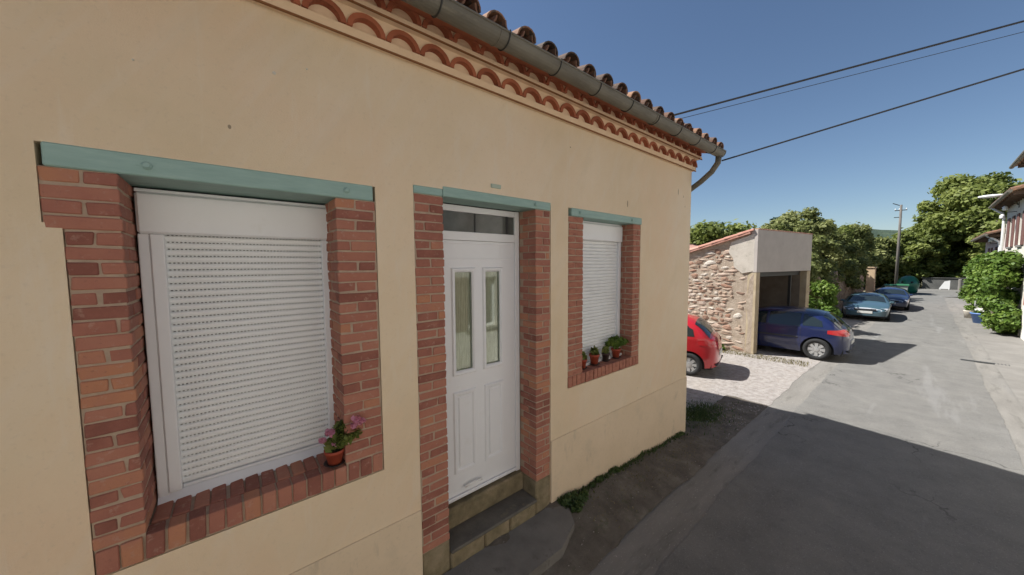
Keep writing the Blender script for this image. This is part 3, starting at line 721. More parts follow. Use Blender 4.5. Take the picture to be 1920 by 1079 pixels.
while x > -1.5:
    c = B(); pts = [(x, GC[0]-math.cos(math.pi*k/12)*(gr+.004), GC[1]-math.sin(math.pi*k/12)*(gr+.004)) for k in range(13)]
    pts = [(x, GC[0]-gr-.006, GC[1]+.018)]+pts+[(x, GC[0]+gr+.06, GC[1]+.03)]
    for p, q in zip(pts, pts[1:]):
        pass
    c.tube(pts, .0055, 6); hp(c, 'gutter_bracket', M['dark'], gut); x -= .56
x = 3.9
for x in (1.62, 3.9):
    c = B(); pts = [(x, GC[0]-math.cos(math.pi*k/12)*(gr+.0015), GC[1]-math.sin(math.pi*k/12)*(gr+.0015)) for k in range(13)]
    c.tube([(p[0], p[1], p[2]) for p in pts], .004, 5); hp(c, 'gutter_joint', M['zinc'], gut)
b = B(); b.lathe([(.082, 0), (.082, .004)], 24, (0, 0, 0)); 
for v in b.bm.verts: v.co = Vector((XR+.121+v.co.z, GC[0]+v.co.x, GC[1]+min(0, v.co.y)))
hp(b, 'gutter_end', M['zinc'])
b = B(); b.tube([(5.93, GC[0], GC[1]-.07), (5.935, GC[0]+.01, GC[1]-.16), (5.945, GC[0]+.10, GC[1]-.28), (5.955, GC[0]+.26, GC[1]-.40), (5.96, GC[0]+.46, GC[1]-.52), (5.96, GC[0]+.56, GC[1]-.66), (5.96, GC[0]+.58, GC[1]-.9), (5.96, GC[0]+.58, .1)], .043, 12)
hp(b, 'downpipe', M['zinc'], smooth=True)

# ---------------------------------------------------------------- potted plants
def pot(name, label, loc, r, h, plant, seed, saucer=True, group=None, m='pot'):
    t = root(name, label, 'potted plant', loc, 0, group)
    b = B(); z0 = .012 if saucer else 0
    b.lathe([(r*.70, z0), (r*.96, h*.80), (r*1.06, h*.80), (r*1.08, h), (r*.98, h), (r*.93, h*.88)], 20); b.done('pot', M[m], t, True)
    b = B(); b.lathe([(r*.5, h*.84), (r*.92, h*.9)], 16); b.done('soil', M['soil'], t)
    if saucer:
        b = B(); b.lathe([(r*.8, 0), (r*1.15, .018), (r*1.08, .018), (r*.78, .008)], 20); b.done('saucer', M['pot_dark'], t, True)
    g = random.Random(seed)
    if plant == 'pink':
        b = B(); tips = []
        for i in range(11):
            a = g.uniform(0, 6.28); l = g.uniform(.03, .09); hh = h+g.uniform(.06, .22)
            q_ = (hh-h)/.2; p = (math.cos(a)*l+.07*q_, min(.02, math.sin(a)*l*.7)-.06*q_, hh); tips.append(p)
            b.tube([(math.cos(a)*r*.4, math.sin(a)*r*.4, h*.9), (p[0]*.6, p[1]*.6, h+(hh-h)*.6), p], [.003, .0025, .002], 5)
        b.done('stem', M['weed'], t)
        cl = [(p[0]*.9, p[1]*.9, h+(p[2]-h)*g.uniform(.3, .85), .04, .035, .035) for p in tips]+[(0, 0, h+.04, .06, .06, .04), (.03, 0, h+.11, .05, .05, .06)]
        leaves('leaves', cl, 560, .036, M['foliage'], t, seed, .1, 1.5)
        for k, (fx, fy, fz, fr_) in enumerate(((-.03, -.035, h+.135, .036), (-.075, -.01, h+.085, .020), (.125, -.10, h+.205, .036), (.155, -.105, h+.185, .024), (.105, -.10, h+.17, .020), (.0, -.05, h+.06, .014))):
            leaves('flower', [(fx, fy, fz, fr_, fr_*.8, fr_*.8)], 46, .026, M['petal'], t, seed+k+9, .3, 1.2)
    elif plant == 'small':
        leaves('leaves', [(0, 0, h+.03, r*.9, r*.9, .04), (.01, 0, h+.06, r*.5, r*.5, .03)], 160, .03, M['foliage'], t, seed, .2, 1.8)
    elif plant == 'trail':
        cl = [(0, 0, h+.06, .07, .06, .05)]
        for i in range(16):
            a = g.uniform(0, 6.28); l = g.uniform(.06, .19); cl.append((math.cos(a)*l, math.sin(a)*l*.45, h+.13-l*.25+g.uniform(-.03, .03), .035, .03, .025))
        leaves('leaves', cl, 700, .032, M['foliage_bright'], t, seed, .1, 2.2)
    return t
pot('potted_flower', 'terracotta pot of pink flowers on the brick sill of the large shuttered window', (.515, FY+.055, 1.478), .062, .11, 'pink', 21)
pot('potted_plant', 'small red pot at the left end of the far window sill', (3.25, FY+.10, 1.588), .055, .12, 'small', 31)
pot('potted_plant', 'bright red pot second from left on the far window sill', (3.50, FY+.11, 1.588), .062, .135, 'small', 32)
pot('potted_plant', 'dark pot with bare twigs between red pot and trailing plant on far sill', (3.74, FY+.11, 1.588), .05, .11, 'small', 33, m='pot_dark')
pot('potted_plant', 'bushy trailing plant at the right end of the far window sill', (3.97, FY+.11, 1.588), .06, .13, 'trail', 34)

# ---------------------------------------------------------------- weeds and grass
def blades(name, n, posf, hmin, hmax, m, seed, width=.006):
    g = np.random.default_rng(seed); V = []; F = []; T = []
    for i in range(n):
        x, y, z = posf(g); h = g.uniform(hmin, hmax); a = g.uniform(0, 6.28); w = width*g.uniform(.6, 1.6); ln = h*g.uniform(.1, .8); b_ = g.uniform(0, 6.28)
        dx, dy = math.cos(b_)*ln, math.sin(b_)*ln; wx, wy = math.cos(a)*w, math.sin(a)*w; k = len(V)
        V += [(x-wx, y-wy, z), (x+wx, y+wy, z), (x+dx*.4+wx*.7, y+dy*.4+wy*.7, z+h*.6), (x+dx*.4-wx*.7, y+dy*.4-wy*.7, z+h*.6), (x+dx, y+dy, z+h)]
        F += [(k, k+1, k+2, k+3), (k+3, k+2, k+4)]; t = g.random(); T += [t]*5
    me = pyme(name, V, F); at = me.attributes.new('tint', 'FLOAT', 'POINT'); at.data.foreach_set('value', np.array(T, np.float32))
    return link(name, me, m)
def wallpos(g):
    x = 2.68+3.1*g.random()**1.7; y = FY-.02-abs(g.normal())*.05*(1.4 if x < 3.1 else .7); return x, y, bank(x, y)-.005
def densepos(g):
    x = 2.74+abs(g.normal())*.16; y = 2.47-abs(g.normal())*.10; return x, y, bank(x, y)-.005
stuff(blades('wall_grass', 1100, wallpos, .02, .065, M['weed'], 5), 'green weeds growing along the foot of the peach wall', 'weeds')
w_ = B(); cl = []
g = random.Random(4)
for i in range(22):
    x = 2.72+abs(g.gauss(0, .18)); y = 2.44-abs(g.gauss(0, .07)); cl.append((x, y, bank(x, y)+.035, .045, .04, .035))
for i in range(16):
    x = g.choice((3.3, 3.42, 3.75, 4.3, 4.9, 5.5, 5.7))+g.uniform(-.06, .06); y = 2.46-g.uniform(0, .03); cl.append((x, y, bank(x, y)+.02, .035, .03, .03))
tag(leaves('weed_clump', cl, 3000, .024, M['weed'], None, 8, .05, 1.9), 'leafy dark green weed clump beside the entrance slab', 'weeds')
def vergepos(g):
    x = 2.8+4.8*g.random(); y = 1.95+.52*g.random()**.7; return x, y, bank(x, y)-.004
stuff(blades('verge_grass', 1500, vergepos, .008, .03, M['drygrass'], 6, .004), 'sparse dry grass on the dirt strip under the wall', 'grass')
def cornerpos(g):
    x = 6.75+g.normal()*.35; y = 2.62+g.normal()*.18; return x, y, 0
stuff(blades('corner_grass', 2600, cornerpos, .015, .07, M['weed'], 7, .005), 'green grass patch in the shade past the house corner', 'grass')
def yardpos(g):
    x = 12.0+g.random()*.6; y = 1.95+g.random()*3.4; return x, y, 0
stuff(blades('garage_foot_grass', 1500, yardpos, .02, .07, M['drygrass'], 9, .006), 'dry tufts at the foot of the rubble wall', 'grass')
tag(leaves('weed_clump', [(12.40, 4.35, .14, .13, .15, .14), (12.38, 4.2, .08, .12, .12, .09)], 500, .06, M['foliage_bright'], None, 12, .1, 1.8), 'small bright weed at the base of the rubble garage wall', 'weeds')
# ================================================================== GARAGE
GX, GYF = 12.55, 3.33; ga = math.atan2(-.60, 3.95)
gar = root('garage', 'small open garage with rubble side wall, plain grey fascia and sloping tiled roof', 'garage', (GX, GYF, 0))
GL = Vector((GX, GYF, 0))
def gp(bb, name, m, parent=None, smooth=False):
    return bb.done(name, m, gar if parent is None else parent, smooth, loc=-GL if parent is None else (0, 0, 0))
def fr_(t): return (GX+3.95*t, GYF-.60*t)          # along the front
def gtop(y): return 3.86-(y-GYF)*.295
b = B(); b.prism([(GYF+.02, -.1), (7.6, -.1), (7.6, gtop(7.6)-.06), (GYF+.02, gtop(GYF)-.06)], GX+.02, GX+.42, axis='x')
side = gp(b, 'side_wall', M['rubble_mortar'])
# rubble stones, each an object
g = random.Random(11); stones = []
z = .03
while z < 3.75:
    rh = g.uniform(.07, .19); y = 3.52+g.uniform(0, .14)
    while y < 7.5:
        w = g.uniform(.09, .36)*(1.35 if g.random() < .15 else 1); h = rh*g.uniform(.5, 1.15)
        zc = z+rh/2+g.uniform(-.03, .03)
        if zc+h/2 < gtop(y+w)-.12 and y+w < 7.55: stones.append((y+w/2, zc, w-.022, h-.014))
        y += w+g.uniform(.0, .03)
    z += rh*.93
# no stones where the pale render patch covers the wall
stones = [s for s in stones if not (s[0] < 4.1 and s[1] > 2.75) and not (s[0] < 4.0 and g.random() < .6)]
def stone_mesh(seed):
    g = random.Random(seed); bm = bmesh.new(); bmesh.ops.create_icosphere(bm, subdivisions=1, radius=.5)
    for v in bm.verts:
        m_ = max(abs(v.co.y), abs(v.co.z))/.5; v.co *= (1+.3*m_); v.co.y += g.uniform(-.13, .13); v.co.z += g.uniform(-.13, .13); v.co.x *= .8
    me = bm2me('stone', bm); me.materials.append(M['rubble']); return me
sm = [stone_mesh(i) for i in range(12)]; stones.sort(key=lambda s: s[0]); rest = bmesh.new()
for i, (y, z, w, h) in enumerate(stones):
    me = sm[g.randrange(12)]; sc = (.10, w*1.05, h*1.08); rx = g.uniform(-.12, .12)
    if i < 290:
        o = link('stone', me, None, side, (GX+.036+g.uniform(-.008, .008), y, z), (rx*2, 0, 0)); o.scale = sc
    else: add_to(rest, me, Matrix.Translation((GX+.035, y, z)) @ Matrix.Diagonal((*sc, 1)))
if len(rest.verts): o = link('stones', bm2me('stones', rest), M['rubble'], side); o['kind'] = 'stuff'
b = B(); b.prism([(GYF+.05, 2.60), (3.72, 2.52), (3.95, 2.72), (3.98, 3.0), (4.12, 3.2), (4.05, gtop(4.05)-.13), (GYF+.05, gtop(GYF)-.10)], GX-.012, GX+.03, axis='x'); gp(b, 'render_patch', M['render_pale'])
b = B(); b.prism([(3.40, -.05), (3.56, -.05), (3.50, .9), (3.58, 1.6), (3.50, 2.4), (3.40, 2.52)], GX-.006, GX+.03, axis='x'); gp(b, 'corner_render', M['rubble_mortar'])
def along(t0, t1, d0, d1, z0, z1, name, m, bev=0.0):
    ax = Vector((3.95, -.60, 0)); L_ = ax.length; b = B(); b.box(t0*L_, t1*L_, d0, d1, z0, z1, bev)
    b.bm.transform(Matrix.Translation((GX, GYF, 0)) @ Matrix.Rotation(ga, 4, 'Z')); return gp(b, name, m)
along(-.006, 1.006, -.015, .18, 2.555, 3.87, 'fascia', M['render_grey'], .006)
along(-.004, .045, -.012, .30, -.1, 2.553, 'pier', M['jamb'], .012)
along(.93, 1.004, -.012, .30, -.1, 2.553, 'pier', M['jamb'], .012)
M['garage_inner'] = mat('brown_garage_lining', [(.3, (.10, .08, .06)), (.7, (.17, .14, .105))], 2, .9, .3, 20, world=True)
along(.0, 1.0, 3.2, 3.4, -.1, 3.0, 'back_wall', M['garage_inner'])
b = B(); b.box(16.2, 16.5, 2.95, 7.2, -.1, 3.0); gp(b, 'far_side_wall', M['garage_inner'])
along(.05, .93, .20, .26, 2.40, 2.552, 'door_track', M['dark'])
b = B(); b.box(GX+.45, 16.2, 3.4, 7.0, -.02, -.005); gp(b, 'garage_floor', M['dirt'])
along(.80, .815, .28, .36, .0, 2.40, 'drain_pipe', M['dark'])
b = B(); b.prism([(GYF+.19, gtop(GYF+.19)+.0), (7.8, gtop(7.8)), (7.8, gtop(7.8)-.05), (GYF+.19, gtop(GYF+.19)-.05)], GX-.08, 16.55, axis='x'); groof = gp(b, 'roof', M['pinktile'])
cv2 = canal(l=.44, r0=.095, r1=.08); cv2.materials.clear(); cv2.materials.append(M['pinktile']); a2 = -math.atan(.295); k = 0; rest = bmesh.new()
for i in range(17):
    for row in range(11):
        y = 7.75-row*.39; x = GX-.0+i*.245
        m4 = Matrix.Translation((x, y, gtop(y)+.015)) @ Matrix.Rotation(math.pi, 4, 'Z') @ Matrix.Rotation(-a2, 4, 'X')
        if i < 2: o = link('roof_tile', cv2, None, groof); o.matrix_local = m4
        else: add_to(rest, cv2, m4)
o = link('roof_tiles', bm2me('roof_tiles', rest), M['pinktile'], groof); o['kind'] = 'stuff'
for i in range(14):
    t = (i+.5)/14; x, y = fr_(t); L_ = 4.0/14
    bb = B(); bb.box(-L_*.5+.004, L_*.5-.004, -.045, .21, 0, .025, .006)
    bb.done('coping_tile', M['pinktile'], gar, loc=Vector((x, y+.01, 3.872))-GL, rot=(0, 0, ga))
# plants on the roof behind, sheds seen between the house and the garage
b = root('shed', 'low outbuilding with pink tiled roof behind the rubble garage', 'shed', (19, 9.5, 0))
c = B(); c.box(0, 9, 0, 5, 0, 3.6); c.done('wall', M['housewall_b'], b)
c = B(); c.prism([(-.3, 3.55), (2.5, 4.25), (5.3, 3.55), (5.3, 3.65), (2.5, 4.38), (-.3, 3.65)], -.3, 9.3, axis='x'); c.done('roof', M['pinktile'], b)
c = B(); c.box(2.5, 3.0, 1.2, 1.7, 3.9, 5.0, .02); c.box(2.45, 3.05, 1.15, 1.75, 5.0, 5.06); c.done('chimney', M['render_pale'], b)

# ================================================================== CARS
def interp(pts, x):
    if x <= pts[0][0]: return pts[0][1]
    for (a, b_), (c, d) in zip(pts, pts[1:]):
        if x <= c: t = (x-a)/(c-a); return b_+(d-b_)*t
    return pts[-1][1]
def smooth_prof(pts, it=2):
    """Chaikin smoothing of profile"""
    for _ in range(it):
        q = [pts[0]]
        for (a, b_), (c, d) in zip(pts, pts[1:]):
            q += [(a*.75+c*.25, b_*.75+d*.25), (a*.25+c*.75, b_*.25+d*.75)]
        pts = q+[pts[-1]]
    return pts
def make_car(name, label, loc, rz, pm, L_=4.2, Wd=1.72, H=1.46, group='parked cars', wr=.315, spokes=8, seed=0):
    t = root(name, label, 'car', loc, rz, group); k = H/1.46; s = L_/4.2
    top = smooth_prof([(0, .52), (.015, .72), (.07, .93), (.20, 1.02), (.42, 1.26), (.66, 1.40), (1.1, 1.455), (1.7, 1.46), (2.25, 1.40), (3.0, 1.03), (3.15, .985), (3.7, .90), (4.02, .78), (4.16, .62), (4.2, .5)])
    top = [(a*s, c*k) for a, c in top]
    hw = Wd/2; wx = (.68*s, 3.33*s)
    def plan(x):
        e = abs((x-L_/2)/(L_/2)); return hw*(1-.16*e**3.2)*(max(0.0, 1-e**26))**.35
    def zt(x): return interp(top, x)
    def zl(x):
        z = .20+.07*max(0, (abs(x-L_/2)/(L_/2))-.8)/.2
        for c in wx:
            d = abs(x-c); ra = wr+.055
            if d < ra: z = max(z, wr+math.sqrt(ra*ra-d*d))
        return z
    def half(x, z):
        T = zt(x); w = plan(x); belt = .93*k
        tum = 1.0
        if z > belt: tum = 1-.30*((z-belt)/(.53*k))**1.15
        lo = 1-.06*max(0, (.5-z)/.3)**2
        zr = T-max(.05, min(.22, (T-.4)*.35)); rnd = 1.0
        if z > zr: rnd = max(0, 1-((z-zr)/(T-zr))**2.6)**(1/2.2)
        bulge = 1+.012*math.sin(max(0, min(1, (z-.3)/.6))*math.pi)
        return w*tum*lo*rnd*bulge
    xsn = sorted(set([L_*(1-math.cos(math.pi*i/70))/2 for i in range(71)]+[c+q*(wr+.055) for c in wx for q in (-1, -.995, -.97, -.9, -.75, -.5, -.25, 0, .25, .5, .75, .9, .97, .995, 1)]))
    nz = 26; rows = []
    for x in xsn:
        T = zt(x); z0 = min(zl(x), T-.03); row = []
        for j in range(nz+1):
            v = j/nz; v = v*.55+.45*math.sin(v*math.pi/2); v = 1-(1-v)**1.35; z = z0+(T-z0)*v
            row.append((x, half(x, z) if j < nz else 0.0, z))
        rows.append(row)
    vs = []; fs = []
    for row in rows:
        vs += [(p[0], p[1], p[2]) for p in row]+[(p[0], -p[1], p[2]) for p in row]
    st = 2*(nz+1)
    for i in range(len(rows)-1):
        for j in range(nz):
            a = i*st+j; fs.append((a, a+1, a+st+1, a+st)); a += nz+1; fs.append((a, a+st, a+st+1, a+1))
    me = pyme('body', vs, fs, True); bm = bmesh.new(); bm.from_mesh(me)
    bmesh.ops.remove_doubles(bm, verts=bm.verts, dist=.0008); bmesh.ops.recalc_face_normals(bm, faces=bm.faces)
    bm.to_mesh(me); bm.free(); me.shade_smooth(); body = link('body', me, pm, t)
    b = B(); b.box(.12, L_-.12, -hw*.80, hw*.80, .19, .60); b.done('underbody', M['rubber'], t)
    def patch(nm, m, fn, nu, nv, off, parent=t, th=None):
        P = [[Vector(fn(i/nu, j/nv)) for j in range(nv+1)] for i in range(nu+1)]
        vs = [p for row in P for p in row]; fs = [(i*(nv+1)+j, (i+1)*(nv+1)+j, (i+1)*(nv+1)+j+1, i*(nv+1)+j+1) for i in range(nu) for j in range(nv)]
        me = pyme(nm, vs, fs, True); o = link(nm, me, m, parent)
        return o
    def ztop_at(x, y):
        lo, hi = .5, zt(x)
        for _ in range(24):
            md = (lo+hi)/2
            if half(x, md) > abs(y): lo = md
            else: hi = md
        return (lo+hi)/2
    for sg in (1, -1):
        def sidewin(x0, x1, zb=.955, q0=.0, q1=.0):
            def fn(u, v):
                x = (x0+(x1-x0)*u)*s
                lim = zt(x)-.115*k; ztp = max(min(lim, 1.345*k), zb*k+.01); xx = x
                z = zb*k+(ztp-zb*k)*v
                xx += q0*(1-u)*v+q1*u*v
                return (xx, sg*(half(x, z)+.006), z)
            return fn
        patch('side_window', M['carglass'], sidewin(.56, 1.02, .99, .06, 0), 8, 6, 0)
        patch('side_window', M['carglass'], sidewin(1.08, 1.86), 8, 6, 0)
        patch('side_window', M['carglass'], sidewin(1.93, 2.85), 10, 6, 0)
        def strip(z, x0, x1, h, off):
            return lambda u, v: ((x0+(x1-x0)*u)*s, sg*(half((x0+(x1-x0)*u)*s, z+h*v)+off*math.sin(math.pi*(.15+.7*v))), z+h*v)
        patch('side_moulding', M['trim'], strip(.60, 1.12, 2.92, .045, .014), 12, 3, 0)
        def vs_(x, z0, z1): return lambda u, v: (x*s+.007*u, sg*(half(x*s, z0+(z1-z0)*v)+.004), z0+(z1-z0)*v)
        for xq, za in ((1.885, .28), (1.06, .55), (2.98, .30)):
            patch('door_gap', M['trim'], vs_(xq, za, .96*k), 1, 8, 0)
        for xq in (1.16, 2.02):
            hb = B(); hy = half(xq*s, .87); hb.box(xq*s, xq*s+.16, sg*hy-.005, sg*(hy)+.02*sg if sg > 0 else sg*hy+.005, .86, .885) if sg > 0 else hb.box(xq*s, xq*s+.16, -hy-.02, -hy+.005, .86, .885)
            hb.done('door_handle', pm, t)
        mb = B(); mb.box(2.72*s, 2.86*s, min(sg*hw*.93, sg*hw*1.13), max(sg*hw*.93, sg*hw*1.13), .95*k, 1.07*k, .03); mb.done('wing_mirror', pm, t)
        # tail lights wrap round the rear corner
        def tl(u, v):
            a = u; x = (.06+.40*max(0, a-.35)/.65)*s if a > .35 else .055*s
            z = (.76+.18*v*(1-.45*max(0, a-.35)/.65)+.07*max(0, a-.35))*k
            if a > .35:
                x = x+.10*v*v*s*(1-(a-.35)/.65)
                return (x, sg*(half(x, z)+.008), z)
            x = (.055+.10*v*v)*s; x2 = x; y = sg*(half(x, z)-.16*(1-a/.35)); return (x2-.012-.02*(1-a/.35), y, z)
        patch('tail_light', M['taillight'], tl, 16, 6, 0)
        def hl(u, v):
            a = u; z = (.60+.15*v)*k
            x = (4.17-.42*max(0, a-.4)/.6-.10*v)*s; x = min(x, L_-.02)
            if a > .4: return (x, sg*(half(x, z)+.008), z)
            xx = (4.17-.10*v)*s; return (xx+.015, sg*(half(xx, z)-.22*(1-a/.4)), z)
        patch('headlight', M['headlight'], hl, 16, 5, 0)
    def rear(u, v):
        z_ = u; x = (.22+.38*u)*s; y = (v-.5)*2*(hw*.74-.05*u); return (x-.008, y, ztop_at(x, y)+.006)
    patch('rear_window', M['carglass'], rear, 8, 14, 0)
    def wind(u, v):
        x = (2.95-.62*u)*s; y = (v-.5)*2*(hw*.80-.10*u); return (x+.008, y, ztop_at(x, y)+.006)
    patch('windscreen', M['carglass'], wind, 8, 14, 0)
    b = B(); b.box(-.012, .01, -.26, .26, .50, .61, .004); b.done('number_plate', M['plate'], t)
    b = B(); b.box(L_-.012, L_+.012, -.26, .26, .38, .49, .004); b.done('number_plate', M['plate'], t)
    b = B(); b.box(L_-.06, L_+.006, -.38, .38, .52, .60, .01); b.done('grille', M['trim'], t)
    b = B(); b.box(-.004, .10, -hw*.70, hw*.70, .30, .34, .01); b.done('bumper_trim', M['trim'], t)
    for c in wx:
        for sg in (1, -1):
            yc = sg*(hw-.11)
            b = B(); pr = [(wr*.62, -.09), (wr*.95, -.095), (wr, -.06), (wr, .06), (wr*.95, .095), (wr*.62, .09)]; b.lathe(pr, 32, (0, 0, 0), 'y', loop=True)
            wl_ = b.done('wheel', M['rubber'], t, True, loc=(c, yc, wr))
            b = B(); b.lathe([(wr*.70, -.02*sg), (wr*.68, .085*sg), (wr*.60, .07*sg), (wr*.58, .02*sg)], 32, (0, 0, 0), 'y')
            for q in range(spokes):
                a = 2*math.pi*q/spokes; ca, sa = math.cos(a), math.sin(a); r0_, r1_, w0, w1 = wr*.12, wr*.63, wr*.10, wr*.13
                pl = [(r0_, -w0), (r1_, -w1), (r1_, w1), (r0_, w0)]; pl = [(p*ca-q_*sa, p*sa+q_*ca) for p, q_ in pl]
                b.prism(pl, .045*sg, .082*sg, 'y')
            b.lathe([(wr*.2, .02*sg), (wr*.2, .092*sg), (wr*.1, .097*sg)], 16, (0, 0, 0), 'y'); b.done('rim', M['rim'], wl_)
            b = B(); b.lathe([(wr*.6, .0), (wr*.6, .005)], 24, (0, 0, 0), 'y'); b.done('brake_disc', M['dark'], wl_)
    return t
make_car('parked_car', 'dark blue hatchback with its tail sticking out of the open garage', (13.95, 1.27, 0), math.pi/2, M['blue_paint'], 4.15, 1.70, 1.45)
make_car('parked_car', 'red hatchback half hidden behind the corner of the peach house', (9.80, 3.32, 0), math.radians(103), M['red_paint'], 3.75, 1.62, 1.48, wr=.29)
make_car('parked_car', 'teal grey car facing up the street beside the ivy covered wall', (27.9, 2.02, 0), math.pi+.05, M['teal_paint'], 4.2, 1.72, 1.24)
make_car('parked_car', 'navy car parked behind the teal grey one, near the recycling bins', (33.9, 1.42, 0), math.pi+.03, M['navy_paint'], 3.9, 1.62, 1.26)

# ================================================================== WALL, TREES AND BACKGROUND LEFT
def rubble_wall(x0, y0, x1, y1, h, label):
    d = Vector((x1-x0, y1-y0, 0)); L_ = d.length; a = math.atan2(d.y, d.x); g = random.Random(5)
    nx, nz = int(L_/.22), 12; vs = []; fs = []
    for sd_ in (0, .45):
        for i in range(nx+1):
            for j in range(nz+1):
                hh = h*(1+.12*math.sin(i*.31)+.06*math.sin(i*.9)); vs.append((i*L_/nx, sd_+g.uniform(-.04, .04)+(.02 if sd_ else 0), hh*j/nz))
    st = nz+1; N_ = (nx+1)*st
    for i in range(nx):
        for j in range(nz):
            q = i*st+j; fs.append((q, q+st, q+st+1, q+1)); q += N_; fs.append((q, q+1, q+st+1, q+st))
        q = i*st+nz; fs.append((q, q+st, q+st+N_, q+N_))
    for i in (0, nx):
        for j in range(nz): q = i*st+j; fs.append((q, q+1, q+1+N_, q+N_))
    o = link('rubble_wall', pyme('rubble_wall', vs, fs), M['oldwall'], None, (x0, y0, 0), (0, 0, a)); return tag(o, label, 'wall')
M['oldwall'] = mat('old_wall_stone', [(.3, (.20, .14, .10)), (.5, (.38, .28, .21)), (.7, (.56, .45, .36))], 5, .95, 1, 14, world=True, detail=8, spots=[(7, .6, (.10, .08, .06), .6)], bdist=.05)
rubble_wall(18.2, 4.35, 34.2, 2.75, 2.0, 'old brown rubble wall under ivy and trees along the left side')
ivy = []
g = random.Random(14)
for i in range(38):
    t_ = g.random(); x = 18.2+16*t_; y = 4.35-1.6*t_+g.uniform(-.25, .5); ivy.append((x, y, g.uniform(1.9, 2.8)-(.7 if g.random() < .15 else 0), .75, .40, .36))
tag(leaves('ivy', ivy, 16000, .13, M['foliage_olive'], None, 15, .3, 1.2), 'tangled ivy hanging over the old brown rubble wall', 'ivy')
sh = root('shrub', 'bright green round shrub against the far side of the garage', 'shrub', (19.0, 2.85, 0))
B().tube([(0, 0, 0), (.05, 0, .5), (0, .05, 1.0)], [.05, .04, .02], 6).done('stem', M['bark'], sh)
leaves('foliage', crown(0, 0, 1.15, .9, .8, 1.1, 34, 3, .34), 9500, .085, M['foliage_bright'], sh, 16, .3)
specs = [((24.6, 5.1, 0), 5.5, 1.7, 1.6, 1.7, 'foliage_olive', 'olive toned tree rising directly behind the grey garage fascia'),
         ((28.2, 5.3, 0), 6.3, 2.0, 2.0, 2.0, 'foliage_olive', 'tall olive toned tree behind the rubble wall, second from the garage'),
         ((32.5, 4.9, 0), 6.3, 2.2, 1.8, 2.1, 'foliage_olive', 'olive tree behind the wall above the teal grey car'),
         ((37.0, 4.9, 0), 6.3, 2.3, 1.8, 2.2, 'foliage', 'greener tree behind the wall by the sand coloured gatepost'),
         ((45.0, 4.6, 0), 6.6, 2.4, 2.0, 2.4, 'foliage_olive', 'furthest olive toned tree, just left of the utility pole')]
for i, (l, h, rx, ry, rzz, mm, lb) in enumerate(specs):
    tree('tree', lb, 'tree', l, h, rx, ry, rzz, 60, 20000, .13, M[mm], 40+i, 'trees behind the rubble wall', cz=h-rzz-.1, cr=.27, shell=.3)
tree('tree', 'big broad green tree closing the end of the street behind the parapet wall', 'tree', (63, -4.3, 0), 12.4, 5.6, 5.9, 6.0, 150, 90000, .25, M['foliage'], 60, None, .5, cz=6.3, cr=.23)
tree('tree', 'lower round green tree just right of the utility pole', 'tree', (58.5, .9, 0), 6.8, 2.6, 2.6, 2.9, 60, 26000, .2, M['foliage'], 63, None, .3, cz=3.7, cr=.28)
tree('tree', 'rounded green tree at the right end of the street behind the pink house', 'tree', (52, -5.4, 0), 8.2, 3.0, 3.0, 3.4, 50, 18000, .22, M['foliage'], 61, None, .3, cz=4.4, cr=.28)
tree('tree', 'low dense tree filling the gap below the utility pole', 'tree', (58, 4.5, 0), 6.6, 3.4, 3.2, 2.9, 50, 16000, .22, M['foliage_olive'], 62, None, .3, cz=3.0)
# conifer
cn = root('conifer', 'dark blue green conifer peeking above the garage roof', 'tree', (40, 9.3, 0))
B().tube([(0, 0, 0), (0, 0, 4), (.2, 0, 7)], [.22, .16, .04], 8).done('trunk', M['bark'], cn)
leaves('crown', [(R.uniform(-1, 1)*(7.2-z)*.35, R.uniform(-1, 1)*(7.2-z)*.35-(.5 if z > 5.5 else 0), z, .75, .75, .22) for z in lin(2.4, 6.9, 34)], 9000, .2, M['foliage_dark'], cn, 17, .2, 2.2)
# hedge mass and trees seen between house and garage
hd = [(30+R.uniform(-3, 8), 12.5+R.uniform(-2, 4), R.uniform(2.6, 5.6), 1.5, 1.5, 1.0) for i in range(50)]
stuff(leaves('woodland', hd, 22000, .26, M['foliage'], None, 18, .3), 'green woodland mass above the pink roofs behind the garage', 'woodland')
hl_ = [(60+R.uniform(-.5, 6), R.uniform(-9, 3.5), R.uniform(.6, 2.6), 1.2, 1.3, .9) for i in range(34)]
stuff(leaves('hedge', hl_, 15000, .24, M['foliage'], None, 20, .3), 'dense hedge growing behind the parapet wall at the end of the street', 'hedge')
hb_ = [(55+R.uniform(-5, 15), 14+R.uniform(-10, 16), R.uniform(1.5, 5.0), 2.6, 2.6, 1.7) for i in range(60)]
stuff(leaves('far_woodland', hb_, 26000, .42, M['foliage_olive'], None, 19, .3), 'distant woodland behind the row of olive toned trees', 'woodland')
# hills
def hills(name, dist, h, m, seed):
    g = random.Random(seed); ph = [g.uniform(0, 6.28) for _ in range(8)]; vs = []; n = 260; fs = []
    for i in range(n+1):
        a = -1.2+2.6*i/n; hh = h*(.72+.22*math.sin(a*5+ph[0])+.12*math.sin(a*11+ph[1])+.04*math.sin(a*37+ph[2])+.03*math.sin(a*83+ph[3]))+g.uniform(0, .8)
        for (q, zf) in ((.75, -.02), (.85, .45), (.93, .8), (1.0, 1.0), (1.15, .9), (1.5, 0)):
            vs.append((math.cos(a)*dist*q, math.sin(a)*dist*q, hh*zf+(g.uniform(-1.2, 1.2) if 0 < zf < 1 else 0)))
    for i in range(n):
        for j in range(5): q = i*6+j; fs.append((q, q+6, q+7, q+1))
    return struct(link(name, pyme(name, vs, fs, True), m))
hills('hill', 420, 38, M['hill'], 2)
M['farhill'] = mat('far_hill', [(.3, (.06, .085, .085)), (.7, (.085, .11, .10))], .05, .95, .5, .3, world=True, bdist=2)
hills('far_hill', 900, 62, M['farhill'], 5)

